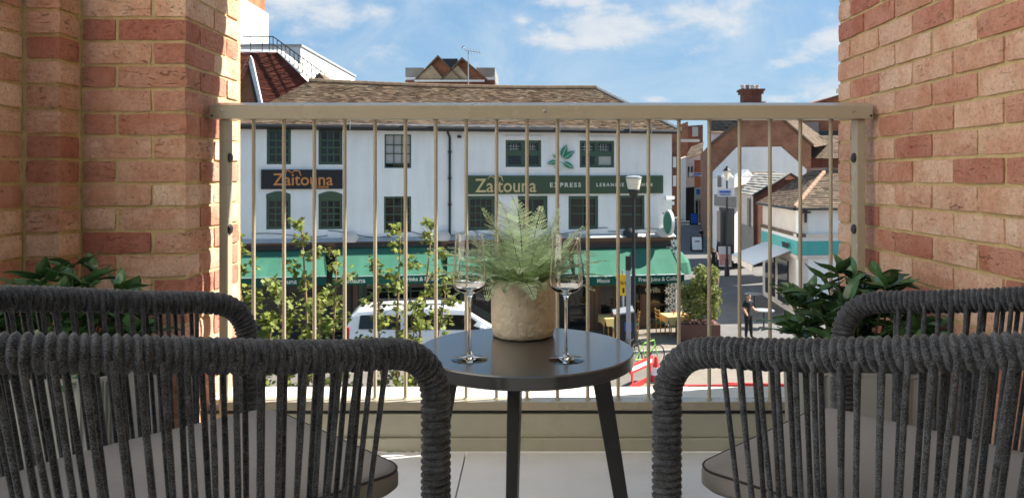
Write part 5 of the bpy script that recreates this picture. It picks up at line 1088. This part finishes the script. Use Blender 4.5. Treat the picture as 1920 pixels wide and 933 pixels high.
# ------------------------------------------------------------------ people
def person(label, p, rz, h, top_m, leg_m, hair_m, pose, sleeve=.45):
    J = {'pel': (0, 0, .53), 'bel': (0, -.005, .60), 'che': (0, 0, .73), 'nk': (0, .005, .835), 'hd': (0, -.01, .89), 'ht': (0, -.008, .955)}
    R_ = {'pel': .085, 'bel': .078, 'che': .088, 'nk': .034, 'hd': .052, 'ht': .048}
    ed = [('pel', 'bel'), ('bel', 'che'), ('che', 'nk'), ('nk', 'hd'), ('hd', 'ht')]
    for s, k in ((-1, 'l'), (1, 'r')):
        arm = pose['arm_'+k]; leg = pose['leg_'+k]
        J['sh'+k] = (s*.10, 0, .80); J['el'+k] = arm[0]; J['wr'+k] = arm[1]; J['ha'+k] = arm[2]; R_['sh'+k] = .045; R_['el'+k] = .030; R_['wr'+k] = .020; R_['ha'+k] = .024
        J['hp'+k] = (s*.052, 0, .49); J['kn'+k] = leg[0]; J['an'+k] = leg[1]; J['to'+k] = leg[2]; R_['hp'+k] = .066; R_['kn'+k] = .044; R_['an'+k] = .030; R_['to'+k] = .028
        ed += [('che', 'sh'+k), ('sh'+k, 'el'+k), ('el'+k, 'wr'+k), ('wr'+k, 'ha'+k), ('pel', 'hp'+k), ('hp'+k, 'kn'+k), ('kn'+k, 'an'+k), ('an'+k, 'to'+k)]
    ks = list(J); me = bpy.data.meshes.new('person'); me.from_pydata([tuple(Vector(J[k])*h) for k in ks], [(ks.index(a), ks.index(b)) for a, b in ed], [])
    o = bpy.data.objects.new('person_tmp', me); COL.objects.link(o); o.modifiers.new('skin', 'SKIN')
    for i, k in enumerate(ks): sv = me.skin_vertices[0].data[i]; sv.radius = (R_[k]*h, R_[k]*h*(.72 if k in ('pel', 'bel', 'che') else 1)); sv.use_root = (k == 'pel')
    o.modifiers.new('sub', 'SUBSURF').levels = 2
    m2 = bpy.data.meshes.new_from_object(o.evaluated_get(bpy.context.evaluated_depsgraph_get())); bpy.data.objects.remove(o)
    m2.materials.clear()
    for mm in (M['skin'], top_m, leg_m, hair_m, M['tyre']): m2.materials.append(mm)
    segs = [(Vector(J[a])*h, Vector(J[b])*h, a, b) for a, b in ed]
    for f in m2.polygons:
        c = Vector(f.center); best = min(segs, key=lambda s_: (c - (s_[0] + (s_[1]-s_[0])*max(0, min(1, (c-s_[0]).dot(s_[1]-s_[0])/max(1e-6, (s_[1]-s_[0]).length_squared))))).length); b_ = best[3]; mi = 1
        z = c.z/h
        if b_ in ('hd', 'ht'): mi = 3 if (z > .925 or c.y > .012*h) else 0
        elif b_ == 'nk' and z > .815: mi = 0
        elif b_[:2] in ('wr', 'ha'): mi = 0
        elif b_[:2] == 'el': t_ = (c-best[0]).length/max(1e-6, (best[1]-best[0]).length); mi = 1 if t_ < sleeve*2 else 0
        elif b_[:2] in ('hp', 'kn'): mi = 2
        elif b_[:2] in ('an',): mi = 2
        elif b_[:2] == 'to': mi = 4
        elif z < .535: mi = 2
        f.material_index = mi
    m2.polygons.foreach_set('use_smooth', [True]*len(m2.polygons)); q = bpy.data.objects.new('person', m2); COL.objects.link(q); q.location = p; q.rotation_euler = (0, 0, rz); tag(q, label, 'person', 'people walking in the lane'); return q
stand = {'arm_l': [(-.145, .02, .66), (-.135, -.06, .545), (-.125, -.09, .50)], 'arm_r': [(.145, .03, .66), (.15, -.09, .58), (.12, -.16, .60)], 'leg_l': [(-.055, -.005, .28), (-.06, .015, .045), (-.065, -.06, .016)], 'leg_r': [(.06, -.02, .28), (.065, -.03, .045), (.075, -.10, .016)]}
walk = {'arm_l': [(-.145, .05, .66), (-.14, .04, .54), (-.13, .02, .49)], 'arm_r': [(.145, -.04, .66), (.14, -.11, .56), (.13, -.15, .53)], 'leg_l': [(-.055, -.06, .29), (-.055, -.07, .05), (-.055, -.15, .02)], 'leg_r': [(.055, .02, .28), (.055, .13, .07), (.055, .08, .018)]}
person('person in black shirt and trousers standing at the edge of the shade', G(1403, 634), R(35), 1.78, M['tblack'], M['tblack'], M['hair'], stand)
person('person in black sleeveless top walking towards the square', G(1338, 512), R(0), 1.68, M['tblack'], M['tblack'], M['hair'], walk, .12)
person('person in yellow shirt walking away behind the bush', G(1338, 566), R(170), 1.76, M['tyel'], M['tnavy'], M['hair'], walk)
person('person in navy clothes standing beside the white pavement sign', G(1315, 464), R(40), 1.75, M['tnavy'], M['tnavy'], M['hair'], stand)
# ------------------------------------------------------------------ young trees below the balcony
LM = None
def street_tree(label, base, stems, seed, n_leaf):
    r = random.Random(seed); t = thing('young_tree', label, 'tree', base, 0, 'young trees below the balcony'); tr = MB(); cr_ = MB(); anchors = []
    for (tx, ty, tz, r0, bz) in stems:
        b = Vector((tx*.12, ty*.12, bz)); top_ = Vector((tx, ty, tz)); pts = []
        for i in range(13):
            s = i/12; pts.append(b.lerp(top_, s) + Vector((math.sin(s*5+seed+tx)*.09*s, math.cos(s*4+tx*3)*.08*s, 0)))
        tr.tube(pts, [r0*(1-.86*i/12) + .003 for i in range(13)], 7)
        for k in range(16):
            s = .34 + .64*(k/15); i = min(11, int(s*12)); p = pts[i].lerp(pts[i+1], s*12-i); az = k*2.4 + r.uniform(-.5, .5); L = (.62*(1-s)**.7 + .10)*r.uniform(.7, 1.25)
            d = Vector((math.cos(az), math.sin(az), r.uniform(.15, .8))).normalized(); e = p + d*L; m_ = p + d*L*.5 + Vector((0, 0, .05))
            tr.tube([p, m_, e], [r0*.28*(1-s)+.004, .004, .002], 5)
            anchors += [p.lerp(e, u) for u in (.35, .55, .75, .9, 1.0, 1.03)] + [p]
    lobes = [(0, -.5), (.16, -.32), (.42, -.40), (.36, -.12), (.52, .12), (.26, .12), (.16, .46), (0, .34), (-.16, .46), (-.26, .12), (-.52, .12), (-.36, -.12), (-.42, -.40), (-.16, -.32)]
    for i in range(n_leaf):
        p = r.choice(anchors) + Vector((r.gauss(0, .055), r.gauss(0, .055), r.gauss(0, .05))); a = Vector((r.gauss(0, 1), r.gauss(0, 1), r.gauss(0, .5)-.25)).normalized(); up_ = Vector((r.gauss(0, .7), r.gauss(0, .7)-.35, 1)).normalized(); b = a.cross(up_).normalized(); s = r.uniform(.06, .115); nn = a.cross(b)
        cr_.add([p + a*s*y*-1 + b*s*x + nn*s*.18*abs(x) for x, y in lobes], [(0, 1, 2, 3), (0, 3, 4, 5), (0, 5, 6, 7), (0, 7, 8, 9), (0, 9, 10, 11), (0, 11, 12, 13)], 0, r.random())
    tr.build('trunk', M['bark'], t, True); cr_.build('crown', M['tleaf'], t)
def tp(px, py, Y, b): p = P(px, py, Y); return (p.x-b.x, p.y-b.y, p.z)
b = Vector((P(572, 0, 11.5).x, 11.5, 0)); street_tree('slender young tree with yellowing leaves in front of the faded awning', b, [(*tp(572, 408, 11.5, b), .045, .0), (*tp(520, 520, 11.2, b), .03, .2), (*tp(640, 470, 11.8, b), .035, .3), (*tp(607, 560, 11.0, b), .03, .1)], 5, 2200)
b = Vector((P(760, 0, 11.8).x, 11.8, 0)); street_tree('spreading young tree with yellowing leaves in front of the parked van', b, [(*tp(742, 425, 11.8, b), .045, 0), (*tp(800, 410, 12.1, b), .04, .2), (*tp(700, 480, 11.6, b), .035, .2), (*tp(828, 520, 11.9, b), .03, .4), (*tp(770, 560, 11.4, b), .03, .3)], 9, 2000)
b = Vector((P(465, 0, 11.2).x, 11.2, 0)); street_tree('young tree with yellowing leaves half hidden by the dim pier', b, [(*tp(463, 435, 11.2, b), .045, 0), (*tp(490, 545, 11.0, b), .035, .2), (*tp(420, 480, 11.3, b), .035, .1), (*tp(515, 600, 11.0, b), .03, .1)], 13, 1900)
